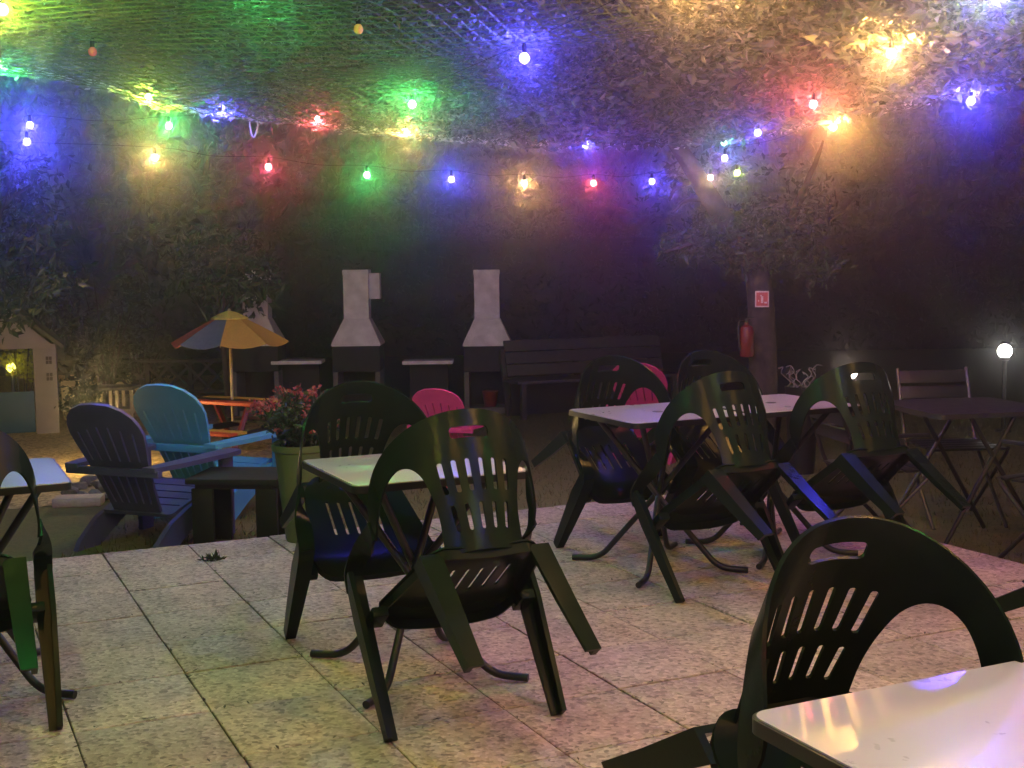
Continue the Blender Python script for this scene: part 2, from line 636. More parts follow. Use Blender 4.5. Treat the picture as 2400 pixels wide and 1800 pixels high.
def blades():
    V, F = [], []
    for _ in range(26000):
        x, y = rnd.uniform(-2.4, 4.6), rnd.uniform(5.3, 13.0)
        p = Vector((x, y, LAWN))
        e, d = p.dot(EV), p.dot(DV)
        if e < EEDGE + 0.01 and d < DEDGE + 0.01:
            continue
        if inside((x, y), [(q.x, q.y) for q in gp]) and rnd.random() < 0.96:
            continue
        h = rnd.uniform(0.02, 0.05)
        a = rnd.uniform(0, 6.28)
        w = Vector((math.cos(a), math.sin(a), 0)) * rnd.uniform(.002, .004)
        ln = Vector((rnd.gauss(0, .5), rnd.gauss(0, .5), 1)).normalized() * h
        i = len(V)
        V += [p - w, p + w, p + ln]
        F.append((i, i + 1, i + 2))
    return V, F


tag(raw('grass', *blades(), M['blade']), 'short worn grass around the edge of the paved terrace', 'grass', kind='stuff')

# weed tufts in the joints and dry litter on the slabs
V, F = [], []
for e_, d_, n_ in ((E0 + 2 * SLAB + .01, DEDGE - 1.02 * SLAB, 60),):
    c = ed(e_, d_, 0)
    v_, f_ = leaves(n_, lambda: c + Vector((rnd.gauss(0, .016), rnd.gauss(0, .016), rnd.uniform(0.001, .01))), 0.035, up=-1.2, asp=0.3)
    F += [tuple(i + len(V) for i in f) for f in f_]
    V += v_
tag(raw('weed_tufts', V, F, M['leaf_dark']), 'small weeds growing in the joints of the paving', 'weeds', kind='stuff')
V, F = [], []
for _ in range(1500):
    e_, d_ = rnd.uniform(-1.2, EEDGE - .05), rnd.uniform(1.6, DEDGE - .05)
    jn = rnd.random()
    if jn < 0.45:
        e_ = EEDGE - SLAB * round((EEDGE - e_) / SLAB) + rnd.gauss(0, .004)
    elif jn < 0.88:
        d_ = DEDGE - SLAB * round((DEDGE - d_) / SLAB) + rnd.gauss(0, .004)
    if e_ > EEDGE - .02 or d_ > DEDGE - .02:
        continue
    a = rnd.uniform(0, 6.28)
    L_ = rnd.uniform(.004, .016) * (1 if jn < 0.88 else 0.6)
    c = ed(e_, d_, 0.005)
    u = Vector((math.cos(a), math.sin(a), 0)) * L_
    w_ = Vector((-math.sin(a), math.cos(a), 0)) * L_ * .3
    i = len(V)
    V += [c - u, c - w_ + Vector((0, 0, .002)), c + u + Vector((0, 0, .004)), c + w_ + Vector((0, 0, .003))]
    F += [(i, i + 1, i + 2), (i, i + 2, i + 3)]
tag(raw('litter', V, F, M['soil']), 'dry leaf litter scattered on the paved terrace', 'litter', kind='stuff')

# ------------------------------------------------------------------ moulded armchair
CA, CB = 0.265, 0.225        # half ellipse of the back seen from above
_N = 200
_PH = [math.pi / 2 * i / _N for i in range(_N + 1)]
_LEN = [0.0]
for i in range(_N):
    a, b = _PH[i], _PH[i + 1]
    _LEN.append(_LEN[-1] + math.hypot(CA * (math.sin(b) - math.sin(a)), CB * (math.cos(b) - math.cos(a))))
PMAX = _LEN[-1]


def back_map(p, v):
    s = abs(p)
    if s >= PMAX:
        ph, ex = math.pi / 2, s - PMAX
    else:
        lo, hi = 0, _N
        while hi - lo > 1:
            mid = (lo + hi) // 2
            if _LEN[mid] <= s:
                lo = mid
            else:
                hi = mid
        ph = _PH[lo] + (_PH[hi] - _PH[lo]) * (s - _LEN[lo]) / (_LEN[hi] - _LEN[lo])
        ex = 0
    x = CA * math.sin(ph)
    y = -0.225 - CB * math.cos(ph) + ex
    c = math.cos(ph) ** 0.7 if ph < math.pi / 2 else 0
    y -= (v - 0.42) * 0.22 * c
    x *= 1 - 0.10 * max(0, 0.62 - v) / 0.2
    return Vector((math.copysign(x, p) if p else 0.0, y, v))


def chair_parts(m):
    root = empty('garden_chair')
    root.rotation_mode = 'XYZ'
    # back shell with its arched rim
    right = []
    right += [(0.142, 0.415), (0.136, 0.47), (0.133, 0.53), (0.137, 0.585), (0.146, 0.63), (0.160, 0.672), (0.180, 0.703)]
    right += [(0.203, 0.722), (0.228, 0.729), (0.254, 0.724), (0.278, 0.708), (0.302, 0.682), (0.325, 0.650), (0.350, 0.617), (0.370, 0.595), (PMAX, 0.585)]
    for k in range(0, 15):
        t = math.pi / 2 * k / 14
        right.append((PMAX * math.cos(t) ** 0.85, 0.655 + 0.205 * math.sin(t) ** 0.95))
    right = [(q.x, q.y) for q in smooth_path([(p, v, 0) for p, v in right[:17]], 3)] + right[17:]
    left = [(-p, v) for p, v in reversed(right[:-1])]
    outer = right + left
    hs = [rrect(0, 0.787, 0.062, 0.019, 0.012)]
    for k in range(6):
        c = (k - 2.5) * 0.0405
        hs.append(rrect(c, 0.650, 0.0078, 0.052, 0.006, 2, skew=0.10 * (k - 2.5) / 2.5))
    for k in range(5):
        c = (k - 2) * 0.042
        hs.append(rrect(c, 0.520, 0.0070, 0.042, 0.006, 2, skew=0.08 * (k - 2) / 2))
    obj('backrest', shell(outer, hs, back_map, 0.007, 0.022), m, root)
    # rolled rim lip along the arch
    # seat
    so = [(x * (1.03 - 0.26 * max(0, -y - 0.12) / 0.32), y) for x, y in rrect(0, -0.205, 0.225, 0.235, 0.075, 6)]
    sh = [rrect((k - 2.5) * 0.045, -0.235, 0.006, 0.085, 0.005, 2) for k in range(6)]

    def seat_map(x, y):
        z = 0.428 + 0.5 * x * x - 0.10 * (0.03 - y) * 0.35
        if y > -0.05:
            z -= ((y + 0.05) / 0.08) ** 2 * 0.028
        if y < -0.36:
            z += ((-0.36 - y) / 0.08) ** 2 * 0.02
        return Vector((x, y, z))
    bm = shell(so, sh, seat_map, 0.007, 0.03)
    # skirt under the edge of the seat
    sk = resample(so, 0.03)
    n = len(sk)
    t_ = [bm.verts.new(seat_map(x * 0.985, (y + 0.205) * 0.985 - 0.205) + Vector((0, 0, -0.004))) for x, y in sk]
    b_ = [bm.verts.new(v.co + Vector((0, 0, -0.035))) for v in t_]
    ti = [bm.verts.new(Vector((v.co.x * 0.97, (v.co.y + 0.205) * 0.97 - 0.205, v.co.z))) for v in t_]
    bi = [bm.verts.new(v.co + Vector((0, 0, -0.035))) for v in ti]
    for i in range(n):
        j = (i + 1) % n
        bm.faces.new((t_[i], t_[j], b_[j], b_[i]))
        bm.faces.new((ti[i], bi[i], bi[j], ti[j]))
        bm.faces.new((b_[i], b_[j], bi[j], bi[i]))
    obj('seat', bm, m, root)
    for s in (-1, 1):
        # arm: upright band at the back that turns flat towards the front, then rolls down
        cps = [((0.265, -0.228, 0.620), 90, 0.070), ((0.268, -0.18, 0.613), 76, 0.069), ((0.272, -0.13, 0.607), 48, 0.066), ((0.276, -0.08, 0.603), 22, 0.062),
               ((0.279, -0.03, 0.598), 9, 0.059), ((0.281, 0.002, 0.586), 5, 0.057), ((0.281, 0.019, 0.562), 3, 0.055), ((0.280, 0.025, 0.525), 2, 0.054)]
        frames = []
        P = smooth_path([c[0] for c in cps], 4)
        AW = smooth_path([(c[1], c[2] * 1000, 0) for c in cps], 4)
        cps = [(p, a_.x, a_.y / 1000) for p, a_ in zip(P, AW)]
        for i, (c, ang, w) in enumerate(cps):
            tdir = (P[min(i + 1, len(P) - 1)] - P[max(i - 1, 0)]).normalized()
            a = R(ang)
            wv = Vector((math.cos(a), 0, math.sin(a)))
            wv = (wv - tdir * wv.dot(tdir)).normalized()
            nv = tdir.cross(wv).normalized()
            fr = []
            for u, t in ((-.5, -.5), (.5, -.5), (.5, .5), (-.5, .5)):
                q = P[i] + wv * w * u + nv * 0.009 * t
                fr.append(Vector((s * q.x, q.y, q.z)))
            frames.append(fr)
        bm = BM()
        sweep(bm, frames)
        obj('armrest', bm, m, root)
        # front leg: tapered angle section under the end of the arm
        frames = []
        for z, wx, wy, cx, cy in ((0.578, 0.054, 0.050, 0.279, 0.022), (0.42, 0.055, 0.070, 0.276, 0.026), (0.2, 0.047, 0.058, 0.272, 0.016), (0.0, 0.038, 0.045, 0.268, 0.004)):
            t = 0.016
            q = [(wx / 2, 0), (wx / 2, -wy), (wx / 2 - t, -wy), (wx / 2 - t, -t), (-wx / 2, -t), (-wx / 2, 0)]
            frames.append([Vector((s * (cx + x), cy + y, z)) for x, y in q])
        bm = BM()
        sweep(bm, frames)
        box(bm, (s * 0.243, -0.03, 0.405), (0.05, 0.10, 0.035), bev=0.006)
        obj('leg', bm, m, root)
        # rear leg: angle section splayed backwards
        frames = []
        for z, wx, wy, cx, cy in ((0.425, 0.066, 0.075, 0.168, -0.425), (0.2, 0.056, 0.062, 0.168, -0.510), (0.0, 0.044, 0.048, 0.170, -0.590)):
            t = 0.016
            q = [(wx / 2, 0), (wx / 2, wy), (wx / 2 - t, wy), (wx / 2 - t, t), (-wx / 2, t), (-wx / 2, 0)]
            frames.append([Vector((s * (cx + x), cy + y, z)) for x, y in q])
        bm = BM()
        sweep(bm, frames)
        obj('leg', bm, m, root)
    return root


chair0 = chair_parts(M['plastic'])
_used = []


def place_chair(p, facing_deg, tip, label, z=0.0, hs=0.93):
    c = chair0 if not _used else copy_tree(chair0)
    _used.append(c)
    c.location = (p[0], p[1], z)
    c.scale = (1, 1, hs)
    # tip forward about the front feet, then turn
    mt = Matrix.Rotation(R(facing_deg) - R(90), 4, 'Z') @ Matrix.Rotation(-R(tip), 4, 'X')
    c.rotation_euler = mt.to_euler('XYZ')
    tag(c, label, 'chair', 'chairs tipped forward against the tables')
    return c


# ------------------------------------------------------------------ square folding table
TZ, TS = 0.715, 0.615


def table_parts():
    root = empty('folding_table')
    h = TS / 2
    bm = BM()
    prism(bm, rrect(0, 0, h, h, 0.035, 6), lambda u, v, t: Vector((u, v, t)), TZ - 0.024, TZ - 0.0015)
    obj('rim', bm, M['rim'], root)
    bm = BM()
    prism(bm, rrect(0, 0, h - 0.006, h - 0.006, 0.03, 6), lambda u, v, t: Vector((u, v, t)), TZ - 0.0012, TZ + 0.0015)
    obj('tabletop', bm, M['laminate'], root)
    bm = BM()
    lathe(bm, [(0, TZ + 0.0045), (0.020, TZ + 0.004), (0.026, TZ + 0.0025), (0.026, TZ + 0.0018)], 18)
    obj('parasol_hole_cap', bm, M['black'], root)
    k = 0
    for sx, sy in ((-1, -1), (1, 1), (1, -1), (-1, 1)):
        foot = Vector((sx * 0.285, sy * 0.30, 0.016))
        bend = Vector((sx * 0.185, sy * 0.215, 0.016))
        top = Vector((-sx * 0.20, -sy * 0.16, TZ - 0.03))
        off = Vector((0.020, 0, 0)) * (1 if sy > 0 else -1)
        mid = bend.lerp(top, 0.45) + off
        pts = round_corners([foot, bend + Vector((0, 0, .004)), mid, top + off], 0.07, 6)
        bm = BM()
        tube(bm, pts, 0.0135, 10)
        obj('leg', bm, M['tube'], root)
    bm = BM()
    for y in (-0.17, 0.17):
        box(bm, (0, y, TZ - 0.033), (0.50, 0.028, 0.016), bev=0.003)
    obj('under_frame', bm, M['tube'], root)
    return root


table0 = table_parts()
TAB = {'main': (1.525, 4.04), 'left': (0.14, 4.57), 'ta': (3.05, 4.92), 'tb': (3.70, 4.95)}
q = at_z(1741, 1672, TZ)
TAB['fore'] = (q.dot(EV) + TS / 2, q.dot(DV) - TS / 2)
TLAB = {'main': 'white topped square table at the centre of the terrace, between two tipped chairs',
        'left': 'white topped square table cut off by the left edge of the picture',
        'ta': 'left one of two white topped square tables pushed together',
        'tb': 'right one of two white topped square tables pushed together',
        'fore': 'largest white table, in the bottom corner, with coloured light reflected in its top'}
for i, (k, (e, d)) in enumerate(TAB.items()):
    t = table0 if i == 0 else copy_tree(table0)
    t.location = ed(e, d)
    t.rotation_euler = (0, 0, TH)
    tag(t, TLAB[k], 'table', 'square tables on the terrace')

NEAR, FARF = 90 + 25.25, -90 + 25.25
CH = [('main', -0.04, -0.335, NEAR - 3, 37, 'dark green plastic chair tipped on the near side of the central table, slots lit blue'),
      ('main', -0.02, 0.38, FARF - 2, 38, 'dark plastic chair tipped against the far side of the central table, beside the green planter'),
      ('left', -0.07, -0.30, NEAR, 36, 'dark plastic chair half cut off by the left edge of the picture'),
      ('ta', 0.02, -0.30, NEAR, 38, 'dark plastic chair with a streak of amber light down its back'),
      ('ta', 0.05, 0.38, FARF, 38, 'dark plastic chair tipped over the paired tables, in front of the timber bench'),
      ('tb', 0.11, -0.27, NEAR - 4, 38, 'dark plastic chair with a streak of green light down its back'),
      ('tb', -0.03, 0.36, FARF + 2, 36, 'dark plastic chair standing in front of the tree trunk with the red sign'),
      ('fore', 0.0, 0.34, FARF - 2, 39, 'nearest dark plastic chair, its slotted arched back rising behind the biggest white table')]
for k, de, dd, f, tip, lab in CH:
    e, d = TAB[k]
    s = 1 if dd > 0 else -1
    place_chair(ed(e + de, d + dd + (s * 0.18 if s > 0 else s * 0.27)), f, tip, lab, hs=0.89 if k in ('ta', 'tb') else 0.93)
# a chair mostly out of the picture whose leg enters on the right
qq = at_z(2312, 1430, 0.33)
f_ = Vector((math.cos(R(-40)), math.sin(R(-40)), 0))
qq = qq + f_ * 0.47 - Vector((f_.y, -f_.x, 0)) * 0.17
t = copy_tree(table0)
t.location = Vector((qq.x, qq.y, 0)) + f_ * 0.66
t.rotation_euler = (0, 0, R(-40))
tag(t, 'white topped square table beyond the right edge, propping the chair of which one leg shows', 'table', 'square tables on the terrace')
place_chair((qq.x, qq.y), -40, 37, 'chair at the right edge of which only one leg shows beside the nearest chair')

# ------------------------------------------------------------------ slatted lounge chairs


def lounge(m, name='adirondack_chair'):
    root = empty('lounge_chair')
    rec = R(27)

    def bmap(p, q):
        y = -0.10 - q * math.sin(rec) - 0.35 * (0.26 ** 2 - p * p) * 0.5
        return Vector((p, y, 0.22 + q * math.cos(rec)))
    half = [(0.175, 0.0), (0.19, 0.15), (0.215, 0.32), (0.255, 0.48), (0.27, 0.56), (0.262, 0.62), (0.235, 0.68), (0.18, 0.73), (0.10, 0.762)]
    outer = half + [(0, 0.77)] + [(-p, q) for p, q in reversed(half)]
    hs = []
    for k in range(6):
        c = (k - 2.5) / 2.5
        for q0, q1 in ((0.06, 0.30), (0.37, 0.62 - 0.05 * abs(c))):
            w0, w1 = 0.125 + 0.10 * (q0 / .77), 0.125 + 0.10 * (q1 / .77)
            hs.append([(c * w0 - .006, q0), (c * w0 + .006, q0), (c * w1 + .006, q1), (c * w1 - .006, q1)])
    obj('backrest', shell(outer, hs, bmap, 0.02, 0.04), m, root)

    def smap(x, y):
        z = 0.215 + (y + 0.12) * 0.28
        if y > 0.34:
            z -= ((y - 0.34) / 0.08) ** 2 * 0.05
        return Vector((x, y, z))
    so = rrect(0, 0.15, 0.26, 0.27, 0.03, 3)
    sh = [rrect(0, 0.0 + k * 0.085, 0.235, 0.006, 0.004, 1) for k in range(5)]
    obj('seat', shell(so, sh, smap, 0.02, 0.045), m, root)
    for s in (-1, 1):
        prof = [(0.42, 0.33), (0.40, 0.25), (0.30, 0.215), (0.16, 0.17), (0.02, 0.10), (-0.14, 0.0), (-0.34, 0.0), (-0.30, 0.06), (-0.16, 0.17), (0.0, 0.235), (0.2, 0.295)]
        bm = BM()
        prism(bm, prof, lambda u, v, t: Vector((s * (0.262 + t), u, v)), 0.0, 0.035)
        obj('rear_leg', bm, m, root)
        bm = BM()
        box(bm, (s * 0.318, 0.36, 0.255), (0.035, 0.115, 0.51), bev=0.006)
        obj('front_leg', bm, m, root)
        arm = [(0.24, -0.34), (0.33, -0.34), (0.37, -0.15), (0.405, 0.30), (0.395, 0.42), (0.36, 0.455), (0.29, 0.455), (0.265, 0.40), (0.255, 0.0)]
        bm = BM()
        prism(bm, arm, lambda u, v, t: Vector((s * u, v, 0.512 + t + 0.01 * (0.4 - v) * -1)), 0.0, 0.028)
        obj('armrest', bm, m, root)
    bm = BM()
    box(bm, (0, -0.305, 0.492), (0.68, 0.045, 0.045), bev=0.006)
    obj('crossbar', bm, m, root)
    return root


def place_lounge(m, p, az, sc, label, grp='slatted lounge chairs on the lawn'):
    r = lounge(m)
    r.location = (p[0], p[1], LAWN)
    r.rotation_euler = (0, 0, R(az - 90))
    r.scale = (sc, sc, sc)
    tag(r, label, 'lounge chair', grp)
    return r


b = at_z(430, 1226, LAWN)
place_lounge(M['blue'], b + Vector((0.10, 0.22, 0)), 66, 0.93, 'sky blue slatted lounge chair facing away towards the small parasol')
b = at_z(330, 1290, LAWN)
place_lounge(M['purple'], b + Vector((0.0, 0.18, 0)), 67, 0.90, 'dark violet slatted lounge chair beside the blue one')
b = at_y(1052, 905, 8.9)
place_lounge(M['pink'], (b.x, b.y + 0.2), 72, 0.72, 'bright pink slatted lounge chair behind the central table')
b = at_y(1535, 850, 9.6)
place_lounge(M['magenta'], (b.x, b.y + 0.2), 64, 0.84, 'dusky pink slatted lounge chair half hidden behind the paired tables')

# low black side table
t = empty('side_table', (-1.47, 6.86, LAWN), R(-6), 'low black side table in front of the blue lounge chair', 'side table')
bm = BM()
box(bm, (0, 0, 0.385), (0.50, 0.42, 0.03), bev=0.006)
box(bm, (0, 0, 0.355), (0.42, 0.34, 0.03), bev=0.004)
obj('tabletop', bm, M['wood_black'], t)
for sx in (-1, 1):
    for sy in (-1, 1):
        bm = BM()
        box(bm, (sx * 0.175, sy * 0.15, 0.17), (0.115, 0.03, 0.34), bev=0.004)
        obj('leg', bm, M['wood_black'], t)

# ------------------------------------------------------------------ child picnic table and parasol
base = at_z(546, 1075, LAWN)
ky = base.y
pt = empty('picnic_table', (base.x, ky, LAWN), R(-28), 'small picnic table with red, yellow and orange boards', 'picnic table')
for y, m_, nm in ((-0.13, 'orange', 'red board nearest the chairs'), (0.0, 'wood_black', None), (0.13, 'yellow', None)):
    bm = BM()
    box(bm, (0, y, 0.46), (0.74, 0.115, 0.025), bev=0.004)
    x = obj('table_board', bm, M[m_], pt)
for y, m_ in ((-0.42, 'orange'), (-0.31, 'yellow'), (0.42, 'red'), (0.31, 'wood_black')):
    bm = BM()
    box(bm, (0, y, 0.26), (0.74, 0.10, 0.022), bev=0.004)
    obj('seat_board', bm, M[m_], pt)
for x in (-0.26, 0.26):
    for s in (-1, 1):
        bm = BM()
        tube(bm, [(x, s * 0.10, 0.445), (x, s * 0.36, 0.0)], 0.024, 6)
        obj('leg', bm, M['wood_black' if s * x > 0 else 'red'], pt)
    bm = BM()
    box(bm, (x + 0.03, 0, 0.235), (0.025, 0.9, 0.045), bev=0.003)
    obj('cross_rail', bm, M['wood_black'], pt)

ptop = at_y(552, 731, ky)
pr = empty('parasol', (base.x + 0.01, ky, LAWN), R(3), 'small striped parasol open above the picnic table', 'parasol')
zt = ptop.z - LAWN
bm = BM()
tube(bm, [(0, 0, 0.30), (0, 0, zt)], 0.012, 10)
obj('pole', bm, M['pole'], pr)
bm = BM()
lathe(bm, [(0, zt + 0.03), (0.012, zt + 0.022), (0.014, zt), (0.0, zt - 0.005)], 10)
obj('finial', bm, M['pole'], pr)
PRAD, PDROP = 0.46, 0.235
SEGM = ['yellow_cloth', 'yellow_cloth', 'grey_cloth', 'red_cloth', 'red_cloth', 'grey_cloth', 'amber_cloth', 'amber_cloth']
for k in range(8):
    a0, a1 = 2 * math.pi * k / 8, 2 * math.pi * (k + 1) / 8
    bm = BM()
    rows = []
    for i in range(7):
        u = i / 6
        row = []
        for j in range(7):
            w = j / 6
            pa = Vector((math.cos(a0), math.sin(a0), 0)).lerp(Vector((math.cos(a1), math.sin(a1), 0)), w)
            sag = 0.03 * u * 4 * w * (1 - w)
            row.append(bm.verts.new((pa.x * PRAD * u, pa.y * PRAD * u, zt - PDROP * u ** 1.15 - sag * u)))
        rows.append(row)
    for i in range(6):
        for j in range(6):
            if i == 0:
                if j == 0:
                    pass
            bm.faces.new((rows[i][j], rows[i + 1][j], rows[i + 1][j + 1], rows[i][j + 1]))
    bmesh.ops.remove_doubles(bm, verts=bm.verts, dist=1e-4)
    bmesh.ops.solidify(bm, geom=list(bm.faces), thickness=0.003)
    obj('canopy_panel', bm, M[SEGM[k]], pr)
bm = BM()
lathe(bm, [(0.0, zt + 0.014), (0.07, zt - 0.008), (0.145, zt - 0.046), (0.15, zt - 0.056), (0.07, zt - 0.018), (0, zt + 0.004)], 8)
obj('vent_cap', bm, M['yellow_cloth'], pr, sharp=10)
for k in range(8):
    a = 2 * math.pi * k / 8
    bm = BM()
    tube(bm, [(0.01 * math.cos(a), 0.01 * math.sin(a), zt - 0.012), (0.455 * math.cos(a), 0.455 * math.sin(a), zt - PDROP - 0.012)], 0.004, 5)
    obj('rib', bm, M['pole'], pr)

# ------------------------------------------------------------------ planter with red flowers
pb = at_z(692, 1268, 0)
pb = ed(pb.dot(EV), DEDGE - 0.17)
pl = empty('planter', (pb.x + 0.05, pb.y, 0), 0, 'tall olive green planter at the edge of the terrace', 'planter')
bm = BM()
lathe(bm, [(0, 0.0), (0.085, 0.0), (0.092, 0.02), (0.135, 0.46), (0.150, 0.47), (0.150, 0.50), (0.138, 0.50), (0.130, 0.455), (0, 0.455)], 28)
obj('pot', bm, M['pot'], pl)
bm = BM()
lathe(bm, [(0, 0.465), (0.128, 0.460), (0.128, 0.456), (0, 0.456)], 20)
obj('soil', bm, M['soil'], pl)
fl = empty('flowering_plant', (pb.x + 0.05, pb.y, 0.46), 0, 'bushy plant with red and pink flowers growing in the green planter', 'plant')
tips = []
bm = BM()
for k in range(46):
    a = rnd.uniform(0, 6.28)
    r = rnd.uniform(0.04, 0.29)
    h = rnd.uniform(0.12, 0.34) * (1.12 - r * 1.0)
    tip = Vector((math.cos(a) * r, math.sin(a) * r * 0.8, h))
    tips.append(tip)
    tube(bm, smooth_path([(tip.x * 0.2, tip.y * 0.2, 0), (tip.x * 0.55, tip.y * 0.55, h * 0.6), tip], 3), [0.003] * 7, 4)
obj('stem', bm, M['leaf_mid'], fl)


def ff():
    t = rnd.choice(tips)
    f = rnd.uniform(0.25, 0.95)
    return Vector((t.x * f, t.y * f, t.z * f)) + Vector((rnd.gauss(0, .025), rnd.gauss(0, .025), rnd.gauss(0, .02)))


raw('foliage', *leaves(1300, ff, 0.045), M['leaf_mid'], fl)


def fp():
    t = rnd.choice(tips[::2])
    return t + Vector((rnd.gauss(0, .013), rnd.gauss(0, .013), rnd.gauss(0, .013)))


raw('blossom', *leaves(560, fp, 0.022, asp=0.8), M['petal'], fl)

# ------------------------------------------------------------------ barbecues
GY = 13.0


def barbecue(px, label, hatch, y=GY, top=True):
    hb = at_y(px, 808, y)
    base = Vector((hb.x, y, LAWN))
    root = empty('brick_barbecue', base, 0, label, 'barbecue', 'white hooded barbecues in a row')
    zb = hb.z - LAWN
    s = y / FPX
    wt = 29 * s
    wb = 57 * s
    zt_ = at_y(px, 632, y).z - LAWN
    zm = at_y(px, 746, y).z - LAWN
    dt, db = wt * 0.95, wb * 0.95
    bm = BM()

    def ringp(w, d, z, oy=0.0):
        return [Vector((-w, oy - d, z)), Vector((w, oy - d, z)), Vector((w, oy + d, z)), Vector((-w, oy + d, z))]
    sweep(bm, [ringp(wb, db, zb), ringp(wb * 1.0, db, zb + 0.02), ringp(wt * 1.03, dt, zm)])
    bmesh.ops.bevel(bm, geom=list(bm.edges), offset=0.006, segments=2, affect='EDGES')
    hood = obj('hood', bm, M['white_stone'], root)
    bm = BM()
    sweep(bm, [ringp(wt, dt - .003, zm + 0.001), ringp(wt, dt - .003, zt_ - 0.05), ringp(wt * 1.05, dt, zt_ - 0.045), ringp(wt * 1.05, dt, zt_)])
    bmesh.ops.bevel(bm, geom=list(bm.edges), offset=0.004, segments=2, affect='EDGES')
    obj('chimney', bm, M['white_stone'], root)
    if hatch:
        bm = BM()
        box(bm, (wt + 0.055, 0.03, (zm + zt_) / 2 + 0.08), (0.11, 0.16, 0.26), bev=0.006)
        obj('flue_box', bm, M['white_stone'], root)
    # firebox with open front, two pillars and a base
    t = 0.05
    bm = BM()
    box(bm, (0, 0, zb - 0.13), (2 * wb - 0.02, 2 * db - 0.02, 0.255), bev=0.006)
    obj('firebox', bm, M['dark_stone'], root)
    for sx in (-1, 1):
        bm = BM()
        box(bm, (sx * (wb - t / 2 - 0.01), 0, (zb - 0.26) / 2), (t, 2 * db - 0.03, zb - 0.26), bev=0.005)
        obj('pillar', bm, M['grey_stone'], root)
    bm = BM()
    box(bm, (0, db - 0.04, (zb - 0.26) / 2), (2 * wb - 2 * t - 0.03, 0.03, zb - 0.27))
    obj('back_panel', bm, M['dark_stone'], root)
    bm = BM()
    box(bm, (0, 0, 0.03), (2 * wb - 2 * t - 0.04, 2 * db - 0.1, 0.06))
    obj('base_slab', bm, M['grey_stone'], root)
    if not top:
        return root, base
    zs = at_y(px, 846, y - 0.1).z - LAWN
    bm = BM()
    cx = -(px - (px - 139)) * s
    box(bm, (cx, -0.08, zs), (116 * s, 0.30, 0.035), bev=0.005)
    obj('worktop', bm, M['white_stone'], root)
    bm = BM()
    box(bm, (cx, 0.02, (zs - 0.02) / 2), (90 * s, 0.06, zs - 0.022), bev=0.004)
    obj('worktop_support', bm, M['dark_stone'], root)  # dark tone here stands for the shade below the worktop
    return root, base


barbecue(606, 'white hooded barbecue half hidden behind the striped parasol', False, top=False)
barbecue(840, 'white hooded barbecue with a small box on the side of its chimney', True)
bq, bqb = barbecue(1143, 'white hooded barbecue nearest the timber bench, with a clean straight chimney', False)
rb = empty('red_bucket', (bqb.x + 0.02, GY - 0.05, LAWN + 0.06), 0, 'small red bucket standing in the opening under a barbecue', 'bucket')
bm = BM()
lathe(bm, [(0, 0), (0.06, 0), (0.085, 0.15), (0.088, 0.15), (0.088, 0.158), (0.08, 0.158), (0.058, 0.01), (0, 0.01)], 18)
obj('pail', bm, M['red'], rb)
bm = BM()
tube(bm, [(0.086 * math.cos(a), -0.02 - 0.03 * math.sin(a), 0.15 + 0.05 * math.sin(a)) for a in [math.pi * k / 10 for k in range(11)]], 0.004, 5)
obj('handle', bm, M['steel'], rb)

# ------------------------------------------------------------------ timber bench
bl, br = at_y(1215, 895, 12.2), at_y(1600, 895, 12.9)
bc = (bl + br) / 2
bw = (br - bl).length
ba = math.atan2(br.y - bl.y, br.x - bl.x)
bn = empty('garden_bench', (bc.x, bc.y, LAWN), ba, 'long grey timber bench with a tall sloping back', 'bench')
zs = bl.z - LAWN
bm = BM()
for k in range(3):
    box(bm, (0, 0.07 + k * 0.13, zs - 0.015), (bw, 0.122, 0.03), bev=0.004)
obj('seat', bm, M['wood_dark'], bn)
bm = BM()
rot = Matrix.Rotation(R(-14), 3, 'X')
for k in range(3):
    box(bm, (0.04, 0.45 + k * 0.032, zs + 0.07 + k * 0.12), (bw * 0.97, 0.025, 0.114), rot, 0.004)
obj('backrest', bm, M['wood_dark'], bn)
for sx in (-0.46, -0.02, 0.46):
    bm = BM()
    box(bm, (sx * bw, 0.05, (zs - 0.03) / 2), (0.05, 0.05, zs - 0.03), bev=0.004)
    box(bm, (sx * bw, 0.50, (zs + 0.33) / 2 - 0.03), (0.05, 0.05, zs + 0.30), rot, 0.004)
    obj('leg', bm, M['wood_dark'], bn)
bm = BM()
box(bm, (0, 0.30, (zs - 0.03) / 2), (bw * 0.95, 0.02, zs - 0.06))
obj('under_seat_shade', bm, M['wood_black'], bn)  # black board added as the shade beneath the seat

# ------------------------------------------------------------------ playhouse on the left
hc = at_z(140, 1015, LAWN)
HY = hc.y
s = HY / FPX


def hx(px):
    return at_y(px, 900, HY).x


def hz(py, px=110):
    return at_y(px, py, HY).z


hw = 0.62
HR = R(19)
ph = empty('playhouse', (hc.x - hw * math.cos(HR), HY - hw * math.sin(HR), LAWN), HR, 'cream toy playhouse with a teal half door and brown gabled roof', 'playhouse')
eav = hz(805) - LAWN
rid = hz(672) - LAWN
op_r = hx(84) - (hc.x - hw)          # right side of the door opening
dep = 0.8
bm = BM()
box(bm, ((hw + op_r) / 2, 0.02, eav / 2), (hw - op_r, 0.04, eav), bev=0.006)
box(bm, (-(hw + op_r) / 2, 0.02, eav / 2), (hw - op_r, 0.04, eav), bev=0.006)
prism(bm, [(-hw, eav - 0.04), (hw, eav - 0.04), (0.03, rid - 0.03), (-0.03, rid - 0.03)], lambda u, v, t: Vector((u, t, v)), -0.002, 0.042)
for sx in (-1, 1):
    box(bm, (sx * (hw - 0.02), dep / 2 + 0.04, eav / 2), (0.04, dep, eav - 0.004), bev=0.004)
obj('wall', bm, M['cream'], ph)
